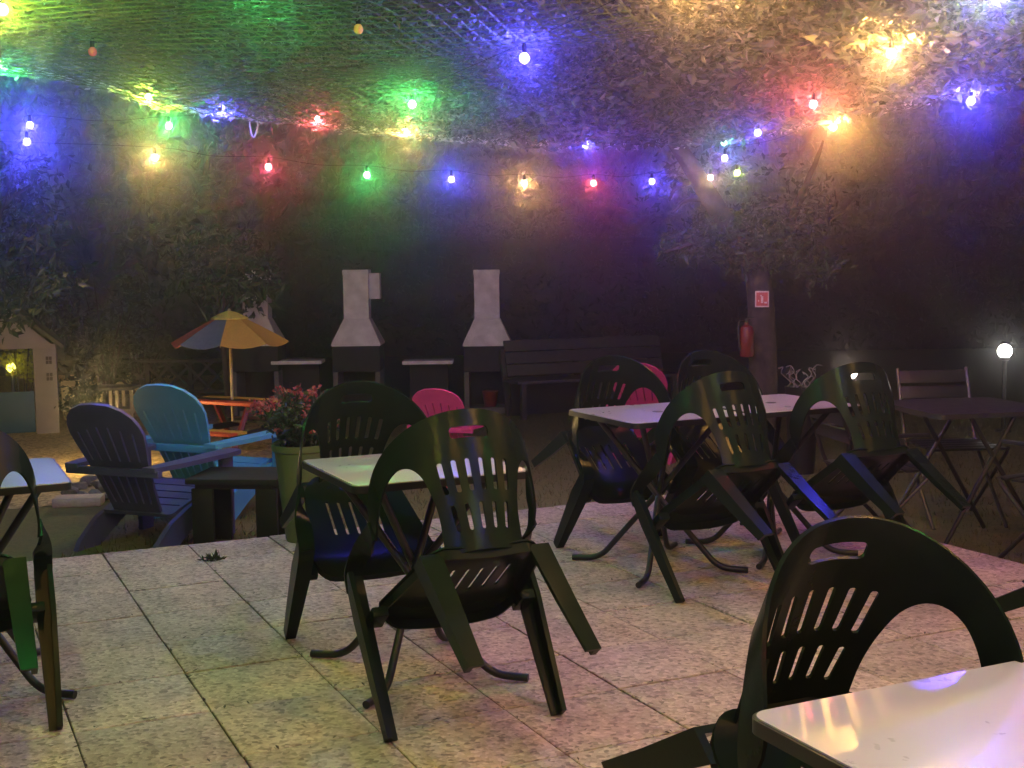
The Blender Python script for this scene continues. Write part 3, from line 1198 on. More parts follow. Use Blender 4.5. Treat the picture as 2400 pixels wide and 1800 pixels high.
for i, sx in enumerate((-1, 1)):
    bm = BM()
    ang = math.atan2(rid - eav, hw)
    ln = math.hypot(rid - eav, hw) + 0.10
    rot = Matrix.Rotation(sx * ang, 3, 'Y')
    box(bm, (sx * (hw + 0.06) / 2, dep / 2, (rid + eav) / 2 - 0.005), (ln, dep + 0.16, 0.035), rot, 0.006)
    obj('roof', bm, M['roof'], ph)
dz = hz(915) - LAWN
bm = BM()
box(bm, (0, 0.02, dz / 2 + 0.01), (2 * op_r - 0.012, 0.03, dz - 0.02), bev=0.006)
obj('door', bm, M['teal'], ph)
for pz0, pz1 in ((834, 854), (873, 892)):
    cz = (hz(pz0) + hz(pz1)) / 2 - LAWN
    cx = hx(118) - (hc.x - hw)
    for sx in (-1, 1):
        wn = BM()
        for i in (-1, 1):
            for j in (-1, 1):
                box(wn, (sx * cx + i * 0.0145, -0.004, cz + j * 0.019), (0.024, 0.012, 0.032), bev=0.002)
        obj('window', wn, M['shutter'], ph)
# yellow bucket plants behind the opening
lp = empty('lime_shrub', (hx(30), HY + 0.25, LAWN), 0, 'lime yellow shrub lit up inside the opening of the playhouse', 'shrub')
bm = BM()
for k in range(7):
    a = k * 0.9
    tube(bm, smooth_path([(0, 0, 0), (0.06 * math.cos(a), 0.06 * math.sin(a), 0.3), (0.15 * math.cos(a), 0.10 * math.sin(a), 0.55 + 0.04 * k)], 3), 0.006, 5)
obj('stem', bm, M['bark'], lp)
cl = [Vector((rnd.uniform(-.16, .16), rnd.uniform(-.1, .1), rnd.uniform(0.42, 0.8))) for _ in range(8)]
raw('foliage', *leaves(420, lambda: rnd.choice(cl) + Vector((rnd.gauss(0, .04), rnd.gauss(0, .04), rnd.gauss(0, .04))), 0.05), M['leaf_lime'], lp)

# ------------------------------------------------------------------ trellis, pale garden table behind the lounge chairs
TY = 13.6
lx0, lx1 = at_y(245, 880, TY).x, at_y(545, 880, TY).x
lz1, lz0 = at_y(400, 846, TY).z, at_y(400, 918, TY).z
tr = empty('trellis_fence', ((lx0 + lx1) / 2, TY, LAWN), 0, 'low dark diamond trellis fence behind the lounge chairs', 'fence')
W = lx1 - lx0
bm = BM()
zlo, zhi = lz0 - LAWN, lz1 - LAWN
stp = 0.21
H = zhi - zlo
k = -int(H / stp) - 1
while k * stp < W:
    for sgn in (1, -1):
        x0 = k * stp
        a, b = (x0, zlo), (x0 + H, zhi)
        xa, za, xb, zb_ = a[0], a[1], b[0], b[1]
        if xa < 0:
            za += -xa
            xa = 0
        if xb > W:
            zb_ -= xb - W
            xb = W
        if xb - xa > 0.03:
            p0, p1 = Vector((xa - W / 2, 0, za)), Vector((xb - W / 2, 0, zb_))
            if sgn < 0:
                p0.x, p1.x = -p0.x, -p1.x
            c = (p0 + p1) / 2
            an = math.atan2(p1.z - p0.z, p1.x - p0.x)
            box(bm, c + Vector((0, 0.006 * sgn, 0)), ((p1 - p0).length, 0.01, 0.028), Matrix.Rotation(-an, 3, 'Y'))
    k += 1
obj('lattice', bm, M['lattice'], tr, smooth=False)
for x in (-W / 2, -W / 6, W / 6, W / 2):
    bm = BM()
    box(bm, (x, 0.03, (zhi + 0.03) / 2), (0.045, 0.045, zhi + 0.03), bev=0.004)
    obj('post', bm, M['lattice'], tr)
for z in (zlo, zhi):
    bm = BM()
    box(bm, (0, -0.02, z), (W, 0.02, 0.035), bev=0.003)
    obj('rail', bm, M['lattice'], tr)

g0 = at_z(272, 985, LAWN)
gt = empty('garden_table', (g0.x, g0.y, LAWN), R(4), 'pale timber garden table with a low shelf beside the trellis', 'table')
s = g0.y / FPX
zt2 = at_y(270, 908, g0.y).z - LAWN
zl2 = at_y(270, 960, g0.y).z - LAWN
bm = BM()
box(bm, (0, 0, zt2), (100 * s, 0.36, 0.03), bev=0.004)
obj('tabletop', bm, M['wood_dark'], gt)
bm = BM()
box(bm, (0.02, 0, zl2), (96 * s, 0.34, 0.04), bev=0.004)
obj('shelf', bm, M['wood_pale'], gt)
for x in (-0.17, -0.01, 0.05, 0.19):
    bm = BM()
    box(bm, (x, -0.14, zt2 / 2), (0.028, 0.028, zt2 - 0.03), bev=0.003)
    box(bm, (x, 0.14, zt2 / 2), (0.028, 0.028, zt2 - 0.03), bev=0.003)
    obj('leg', bm, M['wood_pale'], gt)

pb2 = at_z(160, 985, LAWN)
bb = empty('pale_board', (pb2.x, pb2.y, LAWN), R(-8), 'pale upright board with a round dark hole beside the playhouse', 'board')
s = pb2.y / FPX
zz = at_y(160, 892, pb2.y).z - LAWN
hole = [(0.005 + 0.018 * math.cos(a), zz * 0.60 + 0.018 * math.sin(a)) for a in [2 * math.pi * k / 14 for k in range(14)]]
bm = shell([(-0.055, 0.0), (0.05, 0.0), (0.08, zz), (-0.07, zz * 0.97)], [hole], lambda u, v: Vector((u, 0.04 * v, v)), 0.02, 0.03)
obj('panel', bm, M['wood_pale'], bb)
bm = BM()
box(bm, (0, 0.12, zz * 0.35), (0.03, 0.03, zz * 0.75), Matrix.Rotation(R(18), 3, 'X'), 0.003)
obj('prop', bm, M['wood_dark'], bb)

# ------------------------------------------------------------------ stones and slab beside the violet chair


def rock(r, seed):
    rr = random.Random(seed)
    bm = BM()
    bmesh.ops.create_icosphere(bm, subdivisions=2, radius=1)
    ax = [Vector((rr.gauss(0, 1), rr.gauss(0, 1), rr.gauss(0, 1))).normalized() for _ in range(7)]
    for v in bm.verts:
        d = v.co.normalized()
        f = 1.0
        for a in ax:
            t = d.dot(a)
            if t > 0.62:
                f *= 0.62 / t * 1.0
        v.co = Vector((d.x * r * 1.15 * f, d.y * r * f, d.z * r * 0.75 * f))
    return bm


RW = ['smallest', 'roundest', 'palest', 'flattest']
rk = [(165, 1150, .055), (185, 1135, .06), (212, 1128, .07), (236, 1142, .075), (225, 1158, .06), (196, 1160, .055), (250, 1160, .05)]
for i, (px, py, r) in enumerate(rk):
    p = at_z(px, py + 14, LAWN)
    o = obj('fire_ring_stone', rock(r, i), M['rock'])
    o.location = (p.x, p.y, LAWN + r * 0.55)
    o.rotation_euler = (0, 0, i * 1.3)
    tag(o, 'grey stone heaped on the gravel beside the violet lounge chair', 'stone', 'stones heaped beside the violet lounge chair')
p0, p1 = at_z(128, 1186, LAWN), at_z(242, 1182, LAWN)
bm = BM()
box(bm, (0, 0, 0.03), ((p1 - p0).length, 0.16, 0.06), bev=0.012)
o = obj('stone_slab', bm, M['sandstone'])
o.location = ((p0 + p1) / 2)
o.rotation_euler = (0, 0, math.atan2(p1.y - p0.y, p1.x - p0.x))
tag(o, 'flat pale stone slab lying in front of the heaped stones', 'slab')

# ------------------------------------------------------------------ foliage


def limb(bm, pts, r0, r1, seg=8):
    P = smooth_path(pts, 5)
    n = len(P)
    tube(bm, P, [r0 + (r1 - r0) * i / (n - 1) for i in range(n)], seg)


def tree(name, x, y, h, crown_r, crown_z, n, m, label, tr=0.12, leaf=0.13, z0=LAWN, seed=0, squash=0.9, group='trees closing the garden'):
    rr = random.Random(seed)
    root = empty(name, (x, y, z0), rr.uniform(0, 6), label, 'tree', group)
    bm = BM()
    lean = Vector((rr.uniform(-.2, .2), rr.uniform(-.2, .2), 0))
    top = Vector((lean.x, lean.y, crown_z + crown_r * 0.3))
    limb(bm, [(0, 0, 0), (lean.x * .3, lean.y * .3, crown_z * 0.5), top], tr, tr * 0.35, 10)
    ends = []
    for k in range(9):
        a = k * 2.4 + rr.uniform(-.4, .4)
        zst = crown_z * rr.uniform(0.45, 0.95)
        rad = crown_r * rr.uniform(0.5, 0.95)
        st = Vector((lean.x * zst / crown_z, lean.y * zst / crown_z, zst))
        en = Vector((math.cos(a) * rad, math.sin(a) * rad, crown_z + crown_r * squash * rr.uniform(-0.6, 0.85)))
        ends.append(en)
        limb(bm, [st, st.lerp(en, 0.5) + Vector((0, 0, 0.1)), en], tr * 0.4, tr * 0.08, 6)
    obj('trunk', bm, M['bark'], root)
    cl = []
    for k in range(46):
        d = Vector((rr.gauss(0, 1), rr.gauss(0, 1), rr.gauss(0, 1))).normalized() * (rr.random() ** 0.4)
        cl.append((Vector((d.x * crown_r, d.y * crown_r, crown_z + d.z * crown_r * squash)), crown_r * rr.uniform(0.10, 0.26)))
    cl += [(e, crown_r * 0.2) for e in ends]

    def f():
        c, r = rnd.choice(cl)
        return c + Vector((rnd.gauss(0, r), rnd.gauss(0, r), rnd.gauss(0, r * .8))) * 0.75
    raw('crown', *leaves(n, f, leaf, up=0.5), m, root)
    return root


TL = ['dark tree standing behind the playhouse, its crown over the roof',
      'tree behind the trellis, between the playhouse and the parasol',
      'dense tree directly behind the barbecue with the boxed chimney',
      'broad dark tree behind the gap between two barbecues and the bench',
      'tree behind the timber bench',
      'dark tree standing well beyond the tree with the red sign',
      'dark tree behind the glowing globe lamp',
      'tall tree at the far end of the hedge on the right',
      'tall tree closing the garden behind the left end of the hedge']
spec = [(-6.2, 19.0, 2.3, 2.4), (-3.4, 22.2, 2.8, 3.3), (-0.8, 23.4, 3.0, 3.8), (2.0, 23.0, 2.9, 3.4), (4.8, 22.8, 2.8, 3.3), (7.2, 21.4, 2.7, 3.0), (9.0, 19.6, 2.4, 2.5), (11.4, 21.8, 2.9, 3.4), (-9.8, 21.5, 2.9, 3.3)]
for i, (x, y, cr_, cz) in enumerate(spec):
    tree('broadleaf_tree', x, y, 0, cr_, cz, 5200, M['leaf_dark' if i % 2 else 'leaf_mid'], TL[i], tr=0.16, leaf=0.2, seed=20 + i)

# clipped hedge right across the back
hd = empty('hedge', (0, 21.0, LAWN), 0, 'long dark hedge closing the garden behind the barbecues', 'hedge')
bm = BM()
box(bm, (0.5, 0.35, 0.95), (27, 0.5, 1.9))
obj('shade_core', bm, M['black'], hd, smooth=False)  # solid black core stands for the shade inside the hedge


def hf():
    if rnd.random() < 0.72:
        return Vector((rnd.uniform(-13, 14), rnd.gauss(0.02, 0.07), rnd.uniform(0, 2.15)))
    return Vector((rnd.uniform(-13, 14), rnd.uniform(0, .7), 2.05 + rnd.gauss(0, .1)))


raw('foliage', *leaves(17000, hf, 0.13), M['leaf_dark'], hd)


def shrub(name, x, y, h, w, n, m, label, leaf=0.07, z0=LAWN, grp=None, cat='shrub'):
    root = empty(name, (x, y, z0), 0, label, cat, grp)
    bm = BM()
    for k in range(8):
        a = k * 0.8
        e = Vector((math.cos(a) * w * 0.35, math.sin(a) * w * 0.35, h * rnd.uniform(0.6, 0.95)))
        limb(bm, [(0, 0, 0), e * 0.5 + Vector((0, 0, h * .1)), e], 0.018, 0.004, 5)
    obj('stem', bm, M['bark'], root)
    cl = [Vector((rnd.gauss(0, w * .25), rnd.gauss(0, w * .25), h * rnd.uniform(0.25, 0.92))) for _ in range(18)]
    raw('foliage', *leaves(n, lambda: rnd.choice(cl) + Vector((rnd.gauss(0, w * .09), rnd.gauss(0, w * .09), rnd.gauss(0, h * .06))), leaf), m, root)
    return root


p = at_z(215, 1000, LAWN)
shrub('garden_shrub', p.x, p.y - 0.3, 0.42, 0.34, 500, M['leaf_mid'], 'small green shrub in front of the pale garden table')
p = at_y(330, 900, 14.2)
shrub('garden_shrub', p.x, 14.2, 0.95, 0.7, 900, M['leaf_grey'], 'grey green shrub growing above the middle of the trellis')
p = at_y(590, 700, 12.0)
tree('small_tree', p.x - 0.25, 12.0, 0, 0.46, 1.50, 1900, M['leaf_mid'], 'small tree whose pale leaves show above the striped parasol', tr=0.035, leaf=0.09, seed=77, group=None)
p = at_y(240, 690, 13.2)
shrub('tall_shrub', p.x, 13.2, 1.55, 1.0, 1500, M['leaf_mid'], 'tall shrub beside the playhouse whose leaves catch yellow light', leaf=0.10)
# tree at the left edge hanging over the playhouse
p = at_y(-30, 560, 9.6)
tree('overhanging_tree', p.x - 0.1, 9.6, 0, 0.72, 1.72, 3200, M['leaf_mid'], 'leafy tree at the left edge lit violet by the blue bulbs', tr=0.07, leaf=0.085, seed=5, group=None)

# ------------------------------------------------------------------ tree with the sign
SY = 9.6
t0, t1, t2, t3, t4 = at_y(1792, 960, SY), at_y(1785, 760, SY), at_y(1768, 620, SY), at_y(1700, 520, SY - 0.1), at_y(1622, 395, SY - 0.4)
sg = empty('festoon_tree', (t0.x, SY, LAWN), 0, 'leaning tree carrying the red sign, where the light strings meet', 'tree')
o0 = Vector((t0.x, SY, LAWN))
bm = BM()
limb(bm, [Vector((0.0, 0, -0.03)), t1 - o0, t2 - o0, t3 - o0, t4 - o0, at_y(1560, 300, SY - 0.5) - o0], 0.115, 0.05, 14)
limb(bm, [t2 - o0, at_y(1830, 560, SY) - o0, at_y(1890, 430, SY + 0.1) - o0, at_y(1930, 330, SY + .2) - o0], 0.06, 0.008, 8)
limb(bm, [t3 - o0, at_y(1640, 560, SY - .1) - o0, at_y(1560, 590, SY - .2) - o0], 0.035, 0.012, 7)
limb(bm, [at_y(1665, 470, SY - .2) - o0, at_y(1610, 468, SY - .3) - o0, at_y(1575, 500, SY - .35) - o0], 0.028, 0.008, 7)
limb(bm, [at_y(1640, 420, SY - .3) - o0, at_y(1585, 440, SY - .3) - o0, at_y(1570, 470, SY - .35) - o0], 0.02, 0.008, 7)
for v in bm.verts:
    n_ = math.sin(v.co.z * 23 + v.co.x * 61) * math.sin(v.co.x * 97 + v.co.y * 71 + v.co.z * 9) + 0.7 * math.sin(v.co.z * 57 + v.co.y * 130)
    v.co += Vector((n_, n_ * 0.6, 0)) * 0.006
obj('trunk', bm, M['bark'], sg)
ivy = []
for _ in range(60):
    f_ = rnd.random()
    c_ = (t2 - o0).lerp(t3 - o0, f_)
    ivy.append((c_ + Vector((rnd.gauss(0, .09), rnd.gauss(0, .05), 0)), 0.05))
for px, py, r, nn in ((1815, 525, .16, 16), (1870, 570, .15, 12), (1795, 580, .08, 6), (1600, 560, .13, 10), (1680, 540, .12, 10), (1560, 590, .10, 6), (1930, 640, .12, 6), (1720, 500, .08, 6), (1900, 480, .2, 10), (1700, 330, .25, 8), (1560, 420, .2, 6)):
    c = at_y(px, py, SY - 0.05) - o0
    for _ in range(nn):
        ivy.append((c + Vector((rnd.gauss(0, r * .5), rnd.gauss(0, r * .5), rnd.gauss(0, r * .5))), r * 0.4))


def iv():
    c, r = rnd.choice(ivy)
    return c + Vector((rnd.gauss(0, r), rnd.gauss(0, r), rnd.gauss(0, r)))


raw('crown', *leaves(3200, iv, 0.065), M['leaf_grey'], sg)

# sign with a fire extinguisher pictogram
sp = at_y(1786, 701, SY - 0.13)
s = (SY - 0.13) / FPX
sn = empty('extinguisher_sign', (sp.x, sp.y, sp.z), R(-6), 'small square red and white fire extinguisher sign on the leaning tree', 'sign')
sw, sh_ = 16 * s, 19 * s
bm = BM()
box(bm, (0, 0, 0), (2 * sw, 0.006, 2 * sh_), bev=0.002)
obj('plate', bm, M['sign_white'], sn)
bm = BM()
box(bm, (0, -0.0045, 0), (2 * sw - 0.018, 0.003, 2 * sh_ - 0.022))
obj('red_field', bm, M['sign_red'], sn)
bm = BM()
box(bm, (0.0, -0.0072, -0.004), (0.016, 0.002, 0.05), bev=0.0008)
box(bm, (-0.008, -0.0072, 0.026), (0.012, 0.002, 0.008))
box(bm, (0.026, -0.0072, -0.026), (0.02, 0.002, 0.012), bev=0.0008)
box(bm, (-0.026, -0.0072, -0.012), (0.008, 0.002, 0.012), bev=0.0008)
obj('pictogram', bm, M['sign_white'], sn)
ep = at_y(1750, 795, SY - 0.16)
ex = empty('fire_extinguisher', (ep.x, ep.y, ep.z - 0.13), 0, 'red fire extinguisher hanging on the side of the leaning tree', 'fire extinguisher')
bm = BM()
lathe(bm, [(0, 0), (0.045, 0), (0.052, 0.012), (0.052, 0.19), (0.042, 0.222), (0.018, 0.238), (0.016, 0.255), (0, 0.255)], 18)
obj('cylinder_body', bm, M['red'], ex)
bm = BM()
box(bm, (0, 0, 0.265), (0.022, 0.03, 0.02), bev=0.003)
box(bm, (0.02, 0, 0.285), (0.07, 0.014, 0.008), Matrix.Rotation(R(-14), 3, 'Y'))
obj('valve', bm, M['black'], ex)
bm = BM()
tube(bm, smooth_path([(-0.012, 0, 0.265), (-0.06, -0.01, 0.25), (-0.062, -0.02, 0.14), (-0.052, -0.025, 0.05)], 5), 0.007, 6)
obj('hose', bm, M['black'], ex)
bm = BM()
box(bm, (0.04, 0.05, 0.15), (0.03, 0.09, 0.03))
obj('bracket', bm, M['steel'], ex)

# pale curling twigs to the right of the trunk
wp = at_y(1880, 905, 9.0)
tw = empty('twig_bouquet', (wp.x, 9.0, LAWN), 0, 'pale curling dry twigs standing in a dark pot beside the leaning tree', 'dry twigs')
zw = at_y(1880, 905, 9.0).z - LAWN
bm = BM()
lathe(bm, [(0, 0), (0.09, 0), (0.12, zw - 0.03), (0.125, zw), (0.11, zw), (0.10, zw - 0.04), (0, zw - 0.04)], 18)
obj('pot', bm, M['black'], tw)
bm = BM()
for k in range(11):
    x0 = rnd.uniform(-.06, .06)
    hh = rnd.uniform(0.14, 0.26)
    x1 = x0 * 2.6 + rnd.uniform(-.05, .05)
    pts = [(x0, rnd.uniform(-.04, .04), zw - 0.05)]
    for i in range(1, 7):
        f = i / 6
        pts.append((x0 + (x1 - x0) * f + 0.02 * math.sin(i * 2.1 + k), rnd.uniform(-.03, .03), zw - 0.05 + hh * f + (-0.05 * (f > 0.95))))
    tube(bm, smooth_path(pts, 3), 0.0035, 5)
obj('twig', bm, M['twig'], tw)

# ------------------------------------------------------------------ garden globe lamps


def globe_lamp(px, py, y, r, label, col, st, watts):
    c = at_y(px, py, y)
    root = empty('globe_lamp', (c.x, y, LAWN), 0, label, 'lamp')
    zc = c.z - LAWN
    bm = BM()
    bmesh.ops.create_uvsphere(bm, u_segments=20, v_segments=12, radius=r)
    for v in bm.verts:
        v.co.z += zc
    obj('globe', bm, emis('lit globe ' + label[:6], col, st), root)
    bm = BM()
    tube(bm, [(0, 0, 0), (0, 0, zc - r * 0.9)], 0.018, 8)
    lathe(bm, [(0, 0), (0.07, 0), (0.06, 0.02), (0, 0.025)], 16)
    lathe(bm, [(0, zc - r - 0.02), (r * 0.7, zc - r - 0.015), (r * 0.75, zc - r * 0.82), (0, zc - r * 0.8)], 16)
    obj('post', bm, M['tube'], root)
    ld = bpy.data.lights.new('globe_light', 'POINT')
    ld.energy = watts
    ld.color = col
    ld.shadow_soft_size = r * 1.1
    lo = bpy.data.objects.new('globe_light', ld)
    COL.objects.link(lo)
    lo.parent = root
    lo.location = (0, 0, zc)
    return root


globe_lamp(2355, 823, 11.0, 0.062, 'glowing white globe lamp on a low post at the right', (1.0, 1.0, 0.86), 1.2, 0.08)
globe_lamp(28, 862, HY + 0.22, 0.045, 'yellow lantern glowing inside the opening of the playhouse', (1.0, 0.85, 0.10), 0.6, 0.35)
globe_lamp(225, 978, 9.6, 0.035, 'low warm ground lamp on the gravel, hidden behind the violet lounge chair', (1.0, 0.66, 0.24), 1.5, 15.0)  # unseen lamp added for the warm light on the gravel
globe_lamp(1992, 872, 9.4, 0.055, 'small cream globe lamp glimpsed through the handle of the green lit chair', (1.0, 0.8, 0.6), 1.2, 0.1)

# ------------------------------------------------------------------ dark furniture on the lawn at the right


def folding_chair(p, az, label):
    root = empty('folding_chair', (p[0], p[1], LAWN), R(az - 90), label, 'folding chair', 'folding chairs on the dark lawn')
    for s in (-1, 1):
        x = s * 0.23
        bm = BM()
        tube(bm, [(x, -0.24, 0.0), (x, 0.20, 0.42), (x, 0.22, 0.45)], 0.011, 8)
        obj('leg', bm, M['steel'], root)
        bm = BM()
        tube(bm, round_corners([(x * .92, 0.26, 0.0), (x * .92, -0.16, 0.43), (x * .92, -0.30, 0.86)], 0.08), 0.011, 8)
        obj('leg', bm, M['steel'], root)
        bm = BM()
        box(bm, (x, -0.02, 0.63), (0.04, 0.42, 0.018), bev=0.005)
        obj('armrest', bm, M['tube'], root)
    bm = BM()
    for k in range(5):
        box(bm, (0, -0.14 + k * 0.085, 0.445), (0.44, 0.07, 0.012), bev=0.003)
    obj('seat', bm, M['plastic2'], root)
    bm = BM()
    for k in range(3):
        box(bm, (0, -0.225 - k * 0.032, 0.63 + k * 0.09), (0.42, 0.012, 0.075), Matrix.Rotation(R(18), 3, 'X'), 0.003)
    obj('backrest', bm, M['plastic2'], root)
    return root


q = at_z(2262, 950, 0.62)
dt = empty('lawn_table', (q.x, q.y, LAWN), R(10), 'dark table on the lawn at the right, below the globe lamp', 'table')
bm = BM()
prism(bm, rrect(0, 0, 0.34, 0.34, 0.05, 5), lambda u, v, t: Vector((u, v, t)), 0.715, 0.74)
obj('tabletop', bm, M['steel'], dt)
for sx, sy in ((-1, -1), (1, -1), (1, 1), (-1, 1)):
    bm = BM()
    tube(bm, round_corners([(sx * 0.30, sy * 0.30, 0.012), (-sx * 0.12, sy * 0.27, 0.71)], 0.05), 0.012, 8)
    obj('leg', bm, M['tube'], dt)
folding_chair((q.x - 0.52, q.y - 0.12), 10, 'folding chair on the dark lawn, left of the dark table')
folding_chair((q.x + 0.28, q.y - 0.62), 120, 'folding chair on the dark lawn, in front of the dark table at the picture edge')
folding_chair((q.x + 0.15, q.y + 0.62), -85, 'folding chair on the dark lawn, facing us from behind the dark table')

# ------------------------------------------------------------------ camouflage net canopy
DN, EN = DEDGE + 0.05, EEDGE + 0.05
EP = []
for px, py in ((-260, 150), (0, 160), (130, 172), (260, 200), (350, 238), (500, 262), (651, 277), (810, 296), (966, 315), (1226, 337), (1410, 343), (1580, 338), (1690, 326)):
    p = at_plane(px, py, DV, DN)
    EP.append((p.dot(EV), p.z))
RP = []
for px, py in ((1700, 325), (1845, 288), (2000, 255), (2200, 216), (2400, 180), (2700, 140)):
    p = at_plane(px, py, EV, EN)
    RP.append((p.dot(DV), p.z))
RP.sort()


def interp(T, x):
    if x <= T[0][0]:
        return T[0][1]
    for a, b in zip(T, T[1:]):
        if x <= b[0]:
            return a[1] + (b[1] - a[1]) * (x - a[0]) / (b[0] - a[0])
    return T[-1][1]


def net_z(e, d):
    w1 = math.exp(-max(0, DN - d) / 0.9)
    w2 = math.exp(-max(0, EN - e) / 0.9)
    z = 2.30 + 0.035 * math.sin(e * 2.1 + 0.4) * math.sin(d * 1.7) + 0.02 * math.sin(e * 5 + d * 3)
    ze, zr = interp(EP, e), interp(RP, d)
    if w1 + w2 > 1:
        t = w1 + w2
        w1, w2 = w1 / t, w2 / t
    return z * (1 - w1 - w2) + ze * w1 + zr * w2


cn = empty('camouflage_net', ed(2.0, 3.5, 2.2), 0, 'leafy camouflage net stretched as a canopy over the terrace', 'canopy net')
O = ed(2.0, 3.5, 2.2)
e_lo2, d_lo2 = -2.2, -1.5
bm = BM()
NE, ND = 90, 100
G = []
for i in range(NE + 1):
    row = []
    for j in range(ND + 1):
        e, d = e_lo2 + (EN - e_lo2) * i / NE, d_lo2 + (DN - d_lo2) * j / ND
        row.append(bm.verts.new(ed(e, d, net_z(e, d) + 0.035) - O))
    G.append(row)
for i in range(NE):
    for j in range(ND):
        bm.faces.new((G[i][j], G[i + 1][j], G[i + 1][j + 1], G[i][j + 1]))
obj('shade_cloth', bm, M['net_sheet'], cn)
# cords of the net, a diamond mesh
V, F = [], []
cell = 0.066
for sgn in (1, -1):
    k = -70
    while k < 190:
        c = k * cell * 1.414
        pts = []
        t = -1.5
        while t < DN:
            e = c + sgn * (t - 2.5)
            d = t
            if e_lo2 < e < min(EN, 2.3 + 0.25 * math.sin(d * 5)) and d > 1.5:
                pts.append(ed(e, d, net_z(e, d) - 0.026 + 0.004 * sgn) - O)
            else:
                if len(pts) > 1:
                    w = Vector((EV.x * .003, EV.y * .003, 0.002))
                    i0 = len(V)
                    for p in pts:
                        V += [p - w, p + w]
                    F += [(i0 + 2 * a, i0 + 2 * a + 1, i0 + 2 * a + 3, i0 + 2 * a + 2) for a in range(len(pts) - 1)]
                pts = []
            t += 0.05
        if len(pts) > 1:
            w = Vector((EV.x * .003, EV.y * .003, 0.002))
            i0 = len(V)
            for p in pts:
                V += [p - w, p + w]
            F += [(i0 + 2 * a, i0 + 2 * a + 1, i0 + 2 * a + 3, i0 + 2 * a + 2) for a in range(len(pts) - 1)]
        k += 1
raw('netting', V, F, M['strand'], cn)
# cut leaf cloth hanging in the mesh


def flake_pos():
    if rnd.random() < 0.86:
        e, d = rnd.uniform(e_lo2 + 1.2, EN), rnd.uniform(3.0, DN)
    else:
        e, d = rnd.uniform(e_lo2, EN), rnd.uniform(d_lo2, 3.0)
    if e < 1.4 and rnd.random() < 0.5:
        e = rnd.uniform(1.4, EN)
    return ed(e, d, net_z(e, d) + rnd.uniform(-0.022, 0.02)) - O


def flakes(n, pos, size, flat=1.6):
    V, F = [], []
    for _ in range(n):
        p = pos()
        s = size * rnd.uniform(0.5, 1.5)
        d = Vector((rnd.gauss(0, 1), rnd.gauss(0, 1), rnd.gauss(0, 0.45))).normalized()
        w = d.cross(Vector((rnd.gauss(0, .6), rnd.gauss(0, .6), 1))).normalized() * s * rnd.uniform(.16, .34)
        n_ = d.cross(w).normalized() * s * rnd.uniform(-.25, .25)
        i = len(V)
        V += [p - d * s * .5, p - d * s * .1 + w + n_, p + d * s * .5 + n_ * .5, p + d * s * .1 - w + n_]
        F += [(i, i + 1, i + 2), (i, i + 2, i + 3)]
    return V, F


raw('leaf_cloth', *flakes(72000, flake_pos, 0.032), M['flake'], cn)
raw('broad_leaf_cloth', *flakes(5200, lambda: (lambda e, d: ed(e, d, net_z(e, d) - rnd.uniform(0.0, 0.045)) - O)(rnd.uniform(2.9, EN), rnd.uniform(3.4, DN)), 0.058), M['flake'], cn)
# hem: cord and fringe along the two outer edges


def edge_pos(t):
    if t < 0.62:
        e = e_lo2 + (EN - e_lo2) * t / 0.62
        return ed(e, DN, net_z(e, DN))
    d = DN - (DN - 2.0) * (t - 0.62) / 0.38
    return ed(EN, d, net_z(EN, d))


bm = BM()
tube(bm, [edge_pos(i / 240) - O + Vector((0, 0, 0.004 * math.sin(i * 1.9))) for i in range(241)], 0.008, 6)
obj('hem_cord', bm, M['fringe'], cn)
raw('fringe', *flakes(2600, lambda: edge_pos(rnd.random()) - O + Vector((rnd.gauss(0, .006), rnd.gauss(0, .006), -abs(rnd.gauss(0.0, .016)))), 0.03), M['fringe'], cn)
# a loop of cord hanging from the hem
lp0 = at_plane(590, 268, DV, DN)
bm = BM()
tube(bm, smooth_path([lp0 - O, lp0 - O + Vector((-.012, 0, -.05)), lp0 - O + Vector((0.005, 0, -.115)), lp0 - O + Vector((.028, 0, -.06)), lp0 - O + Vector((.02, 0, 0.0))], 5), 0.004, 6)
obj('cord_loop', bm, M['fringe'], cn)

# ------------------------------------------------------------------ festoon lights
HUE = {'blue': (0.06, 0.05, 1.0), 'red': (1.0, 0.07, 0.10), 'green': (0.05, 1.0, 0.16), 'amber': (1.0, 0.50, 0.12), 'lime': (0.72, 1.0, 0.06)}
GLOW = {k: emis('lit %s bulb' % k, tuple(max(c, 0.2) for c in v), 3.5) for k, v in HUE.items()}
WATT = {'blue': 5.8, 'red': 3.0, 'green': 3.0, 'amber': 6.5, 'lime': 3.4}
_bulb_mesh = {}


def bulb_mesh(k, m):
    if k not in _bulb_mesh:
        bm = BM()
        lathe(bm, [(0, -0.019), (0.008, -0.0172), (0.0145, -0.012), (0.0175, -0.004), (0.0175, 0.003), (0.014, 0.011), (0.0085, 0.017), (0, 0.019)], 14)
        me = bpy.data.meshes.new('bulb')
        for f in bm.faces:
            f.smooth = True
        bm.to_mesh(me)
        bm.free()
        me.materials.append(m)
        _bulb_mesh[k] = me
    return _bulb_mesh[k]


_sock = None


def sock_mesh():
    global _sock
    if _sock is None:
        bm = BM()
        lathe(bm, [(0, 0.016), (0.0085, 0.016), (0.009, 0.038), (0.007, 0.052), (0, 0.054)], 10)
        _sock = bpy.data.meshes.new('socket')
        bm.to_mesh(_sock)
        bm.free()
        _sock.materials.append(M['cable'])
    return _sock


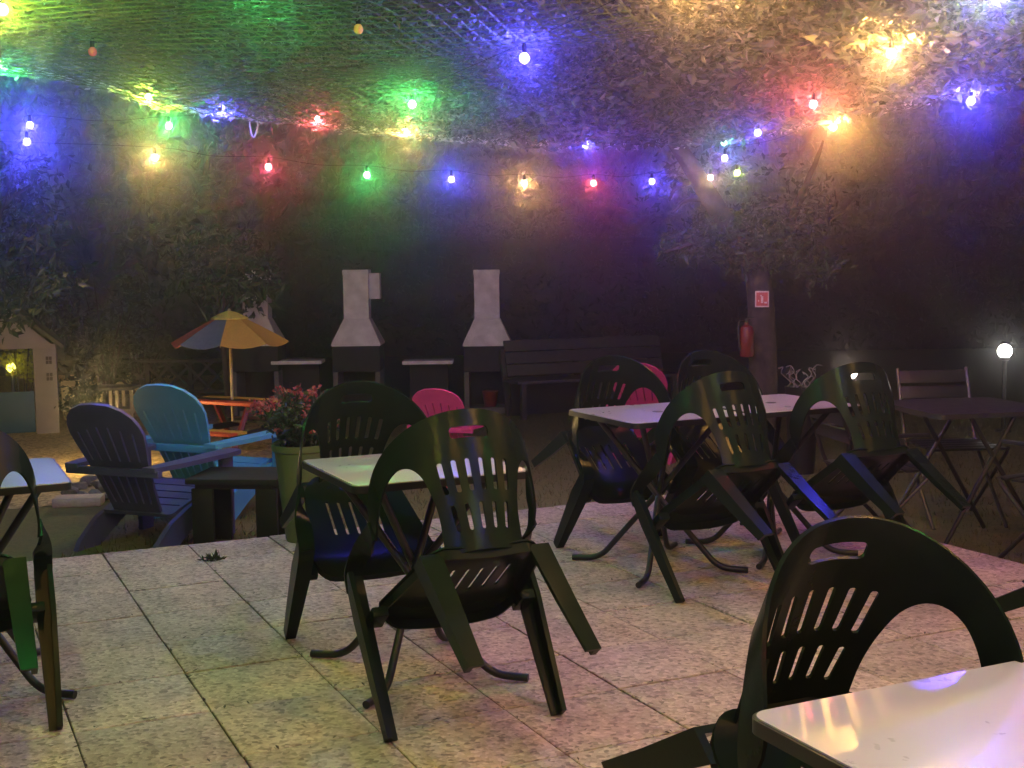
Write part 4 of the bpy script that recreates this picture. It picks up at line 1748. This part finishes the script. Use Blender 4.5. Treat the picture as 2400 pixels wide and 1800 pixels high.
def festoon(label, pts, sag=0.04, gain=1.0, ext0=None, ext1=None):
    """pts: (position, colour or 'off_*'); the cable runs just above the bulbs"""
    root = empty('festoon_lights', pts[0][0], 0, label, 'string lights', 'strings of coloured bulbs')
    o = Vector(pts[0][0])
    P = [Vector(p) + Vector((0, 0, 0.055)) for p, _ in pts]
    path = []
    if ext0 is not None:
        path.append(Vector(ext0) - o)
    for i, p in enumerate(P):
        path.append(p - o)
        if i < len(P) - 1:
            m = (p + P[i + 1]) / 2 - Vector((0, 0, sag))
            path.append(m - o)
    if ext1 is not None:
        path.append(Vector(ext1) - o)
    bm = BM()
    tube(bm, smooth_path(path, 5), 0.0009, 5)
    obj('cable', bm, M['cable'], root)
    for p, col in pts:
        dim = 0.3 if col.endswith('*') else 1.0
        col = col.rstrip('*')
        off = col.startswith('off_')
        k = col[4:] if off else col
        me = bulb_mesh(col, M[k + '_glass'] if off else GLOW[k])
        b = bpy.data.objects.new('bulb', me)
        COL.objects.link(b)
        b.parent = root
        b.location = Vector(p) - o
        b['label'] = ('unlit %s bulb' if off else 'glowing %s bulb') % k
        s_ = bpy.data.objects.new('socket', sock_mesh())
        COL.objects.link(s_)
        s_.parent = b
        if not off:
            ld = bpy.data.lights.new('bulb_light', 'POINT')
            ld.energy = WATT[k] * gain * dim
            ld.color = HUE[k]
            ld.shadow_soft_size = 0.022
            lo = bpy.data.objects.new('bulb_light', ld)
            COL.objects.link(lo)
            lo.parent = b
            lo.location = (0, 0, -0.003)
    return root


def on_hem(px, py):
    return at_plane(px, py, DV, DN - 0.06)


def on_side(px, py):
    return at_plane(px, py, EV, EN - 0.05)


festoon('string of coloured bulbs along the far hem of the camouflage net',
        [(on_hem(5, 152), 'green'), (on_hem(347, 228), 'lime'), (on_hem(519, 255), 'blue'), (on_hem(745, 280), 'red'), (on_hem(949, 309), 'amber'), (on_hem(1372, 339), 'blue'), (on_hem(1697, 333), 'green*')],
        sag=0.0)
festoon('lower string of small bulbs beyond the net, ending at the leaning tree',
        [(at_y(x, y, 7.0 + 1.7 * (x - 363) / 1365), c) for x, y, c in ((363, 369, 'amber'), (629, 391, 'red'), (860, 410, 'green'), (1058, 420, 'blue'), (1229, 429, 'amber'), (1391, 429, 'red'), (1528, 425, 'blue'), (1665, 416, 'amber*'), (1728, 405, 'lime*'))],
        sag=0.02, gain=0.55, ext0=at_y(-60, 330, 6.6), ext1=at_y(1760, 380, 9.0))
festoon('string of bulbs down the right hem of the camouflage net',
        [(on_side(1699, 370), 'blue*'), (on_side(1953, 298), 'amber'), (on_side(2276, 236), 'blue'), (on_side(2640, 170), 'red')], sag=0.03)


def under(px, py, drop=0.09):
    """the point on the sight line that hangs a little below the net"""
    d = ray(px, py)
    t = 3.0
    while t < 12:
        p = Vector((0, 0, CAMH)) + d * t
        if p.z > net_z(p.dot(EV), p.dot(DV)) - drop:
            return p
        t += 0.02
    return p


b1, b2, b3 = under(2089, 125), under(1906, 244), under(1776, 311, 0.06)
festoon('string of large bulbs under the right half of the net',
        [(b3, 'blue*'), (b2, 'red'), (b1, 'amber'), (b1 + (b1 - b2) * 0.8 + Vector((0, 0, .03)), 'lime'), (b1 + (b1 - b2) * 1.7, 'amber'), (b1 + (b1 - b2) * 2.6, 'blue')], sag=0.0)
c1, c2 = under(966, 244, 0.06), under(1229, 136, 0.10)
dv = (c2 - c1)
dv.z = 0
festoon('string of bulbs under the middle of the net',
        [(c1, 'green'), (c2, 'blue'), (c2 + dv, 'amber'), (c2 + dv * 2, 'lime'), (c2 + dv * 3, 'red'), (c2 + dv * 4, 'amber')], sag=0.0)
d1 = under(6, 22, 0.07)
festoon('string of bulbs under the left part of the net, with an unlit red bulb',
        [(under(217, 121, 0.06), 'off_red'), (d1, 'lime'), (d1 - DV * 0.9, 'green'), (d1 - DV * 1.8, 'amber'), (d1 - DV * 2.7, 'lime'), (d1 - DV * 3.6, 'blue')], sag=0.0)
f1 = under(840, 68, 0.05)
festoon('string of bulbs near the top edge of the picture, with an unlit amber bulb',
        [(under(620, -60, 0.07), 'green'), (f1, 'off_amber'), (under(1600, -30, 0.07), 'amber*'), (under(1600, -30, 0.07) + EV * 1.0 - DV * .3, 'blue'), (under(1600, -30, 0.07) + EV * 2.0 - DV * .6, 'amber')], sag=0.0)
festoon('pair of blue bulbs and a green one strung across the left edge',
        [(at_y(63, 332, 6.9), 'blue'), (at_y(70, 293, 7.2), 'blue'), (at_y(396, 295, 7.6), 'green')], sag=0.03, ext0=at_y(-200, 300, 6.6), ext1=at_y(620, 265, 8.0))
# the strings go on above and behind the camera
seq = ['amber', 'lime', 'red', 'amber', 'blue', 'green', 'amber', 'red']
for r_, dd in enumerate((1.9, 0.4, -1.0)):
    pts = []
    for k in range(7):
        e = -1.6 + k * 0.95
        pts.append((ed(e, dd, 2.12), seq[(k + 3 * r_) % 8]))
    festoon(['row of bulbs overhead, above the nearest table', 'row of bulbs overhead, above the camera', 'row of bulbs overhead, behind the camera'][r_], pts, sag=0.05, gain=0.5)

# ------------------------------------------------------------------ air, sky
hz_lo, hz_hi = LAWN - 1.0, 6.5
bm = BM()
box(bm, (0, 7, (hz_lo + hz_hi) / 2), (36, 34, hz_hi - hz_lo))
hm = bpy.data.materials.new('bloom haze')  # haze volume added to stand in for lens bloom around the bulbs
hm.use_nodes = True
nt = hm.node_tree
nt.nodes.remove(nt.nodes['Principled BSDF'])
pv = nt.nodes.new('ShaderNodeVolumePrincipled')
pv.inputs['Color'].default_value = (0.95, 0.95, 1.0, 1)
pv.inputs['Density'].default_value = 0.0165
pv.inputs['Anisotropy'].default_value = 0.965
nt.links.new(pv.outputs['Volume'], nt.nodes['Material Output'].inputs['Volume'])
hz_o = tag(obj('haze', bm, hm, smooth=False), 'thin bloom haze added for the lens glow round the lit bulbs', 'haze', kind='stuff')

w = bpy.data.worlds.new('World')
SC.world = w
w.use_nodes = True
nt = w.node_tree
bg = nt.nodes['Background']
sky = nt.nodes.new('ShaderNodeTexSky')
sky.sky_type = 'NISHITA'
sky.sun_disc = False
sky.sun_elevation = R(-4)
sky.sun_rotation = R(200)
nt.links.new(sky.outputs['Color'], bg.inputs['Color'])
bg.inputs['Strength'].default_value = 0.02

SC.view_settings.view_transform = 'Standard'
SC.view_settings.look = 'None'
SC.view_settings.exposure = 3.85
SC.view_settings.gamma = 1.0
cy = SC.cycles
cy.use_denoising = True
cy.max_bounces = 6
cy.diffuse_bounces = 3
cy.glossy_bounces = 3
cy.transparent_max_bounces = 6
cy.volume_bounces = 0
cy.sample_clamp_indirect = 4.0
cy.caustics_reflective = False
cy.caustics_refractive = False
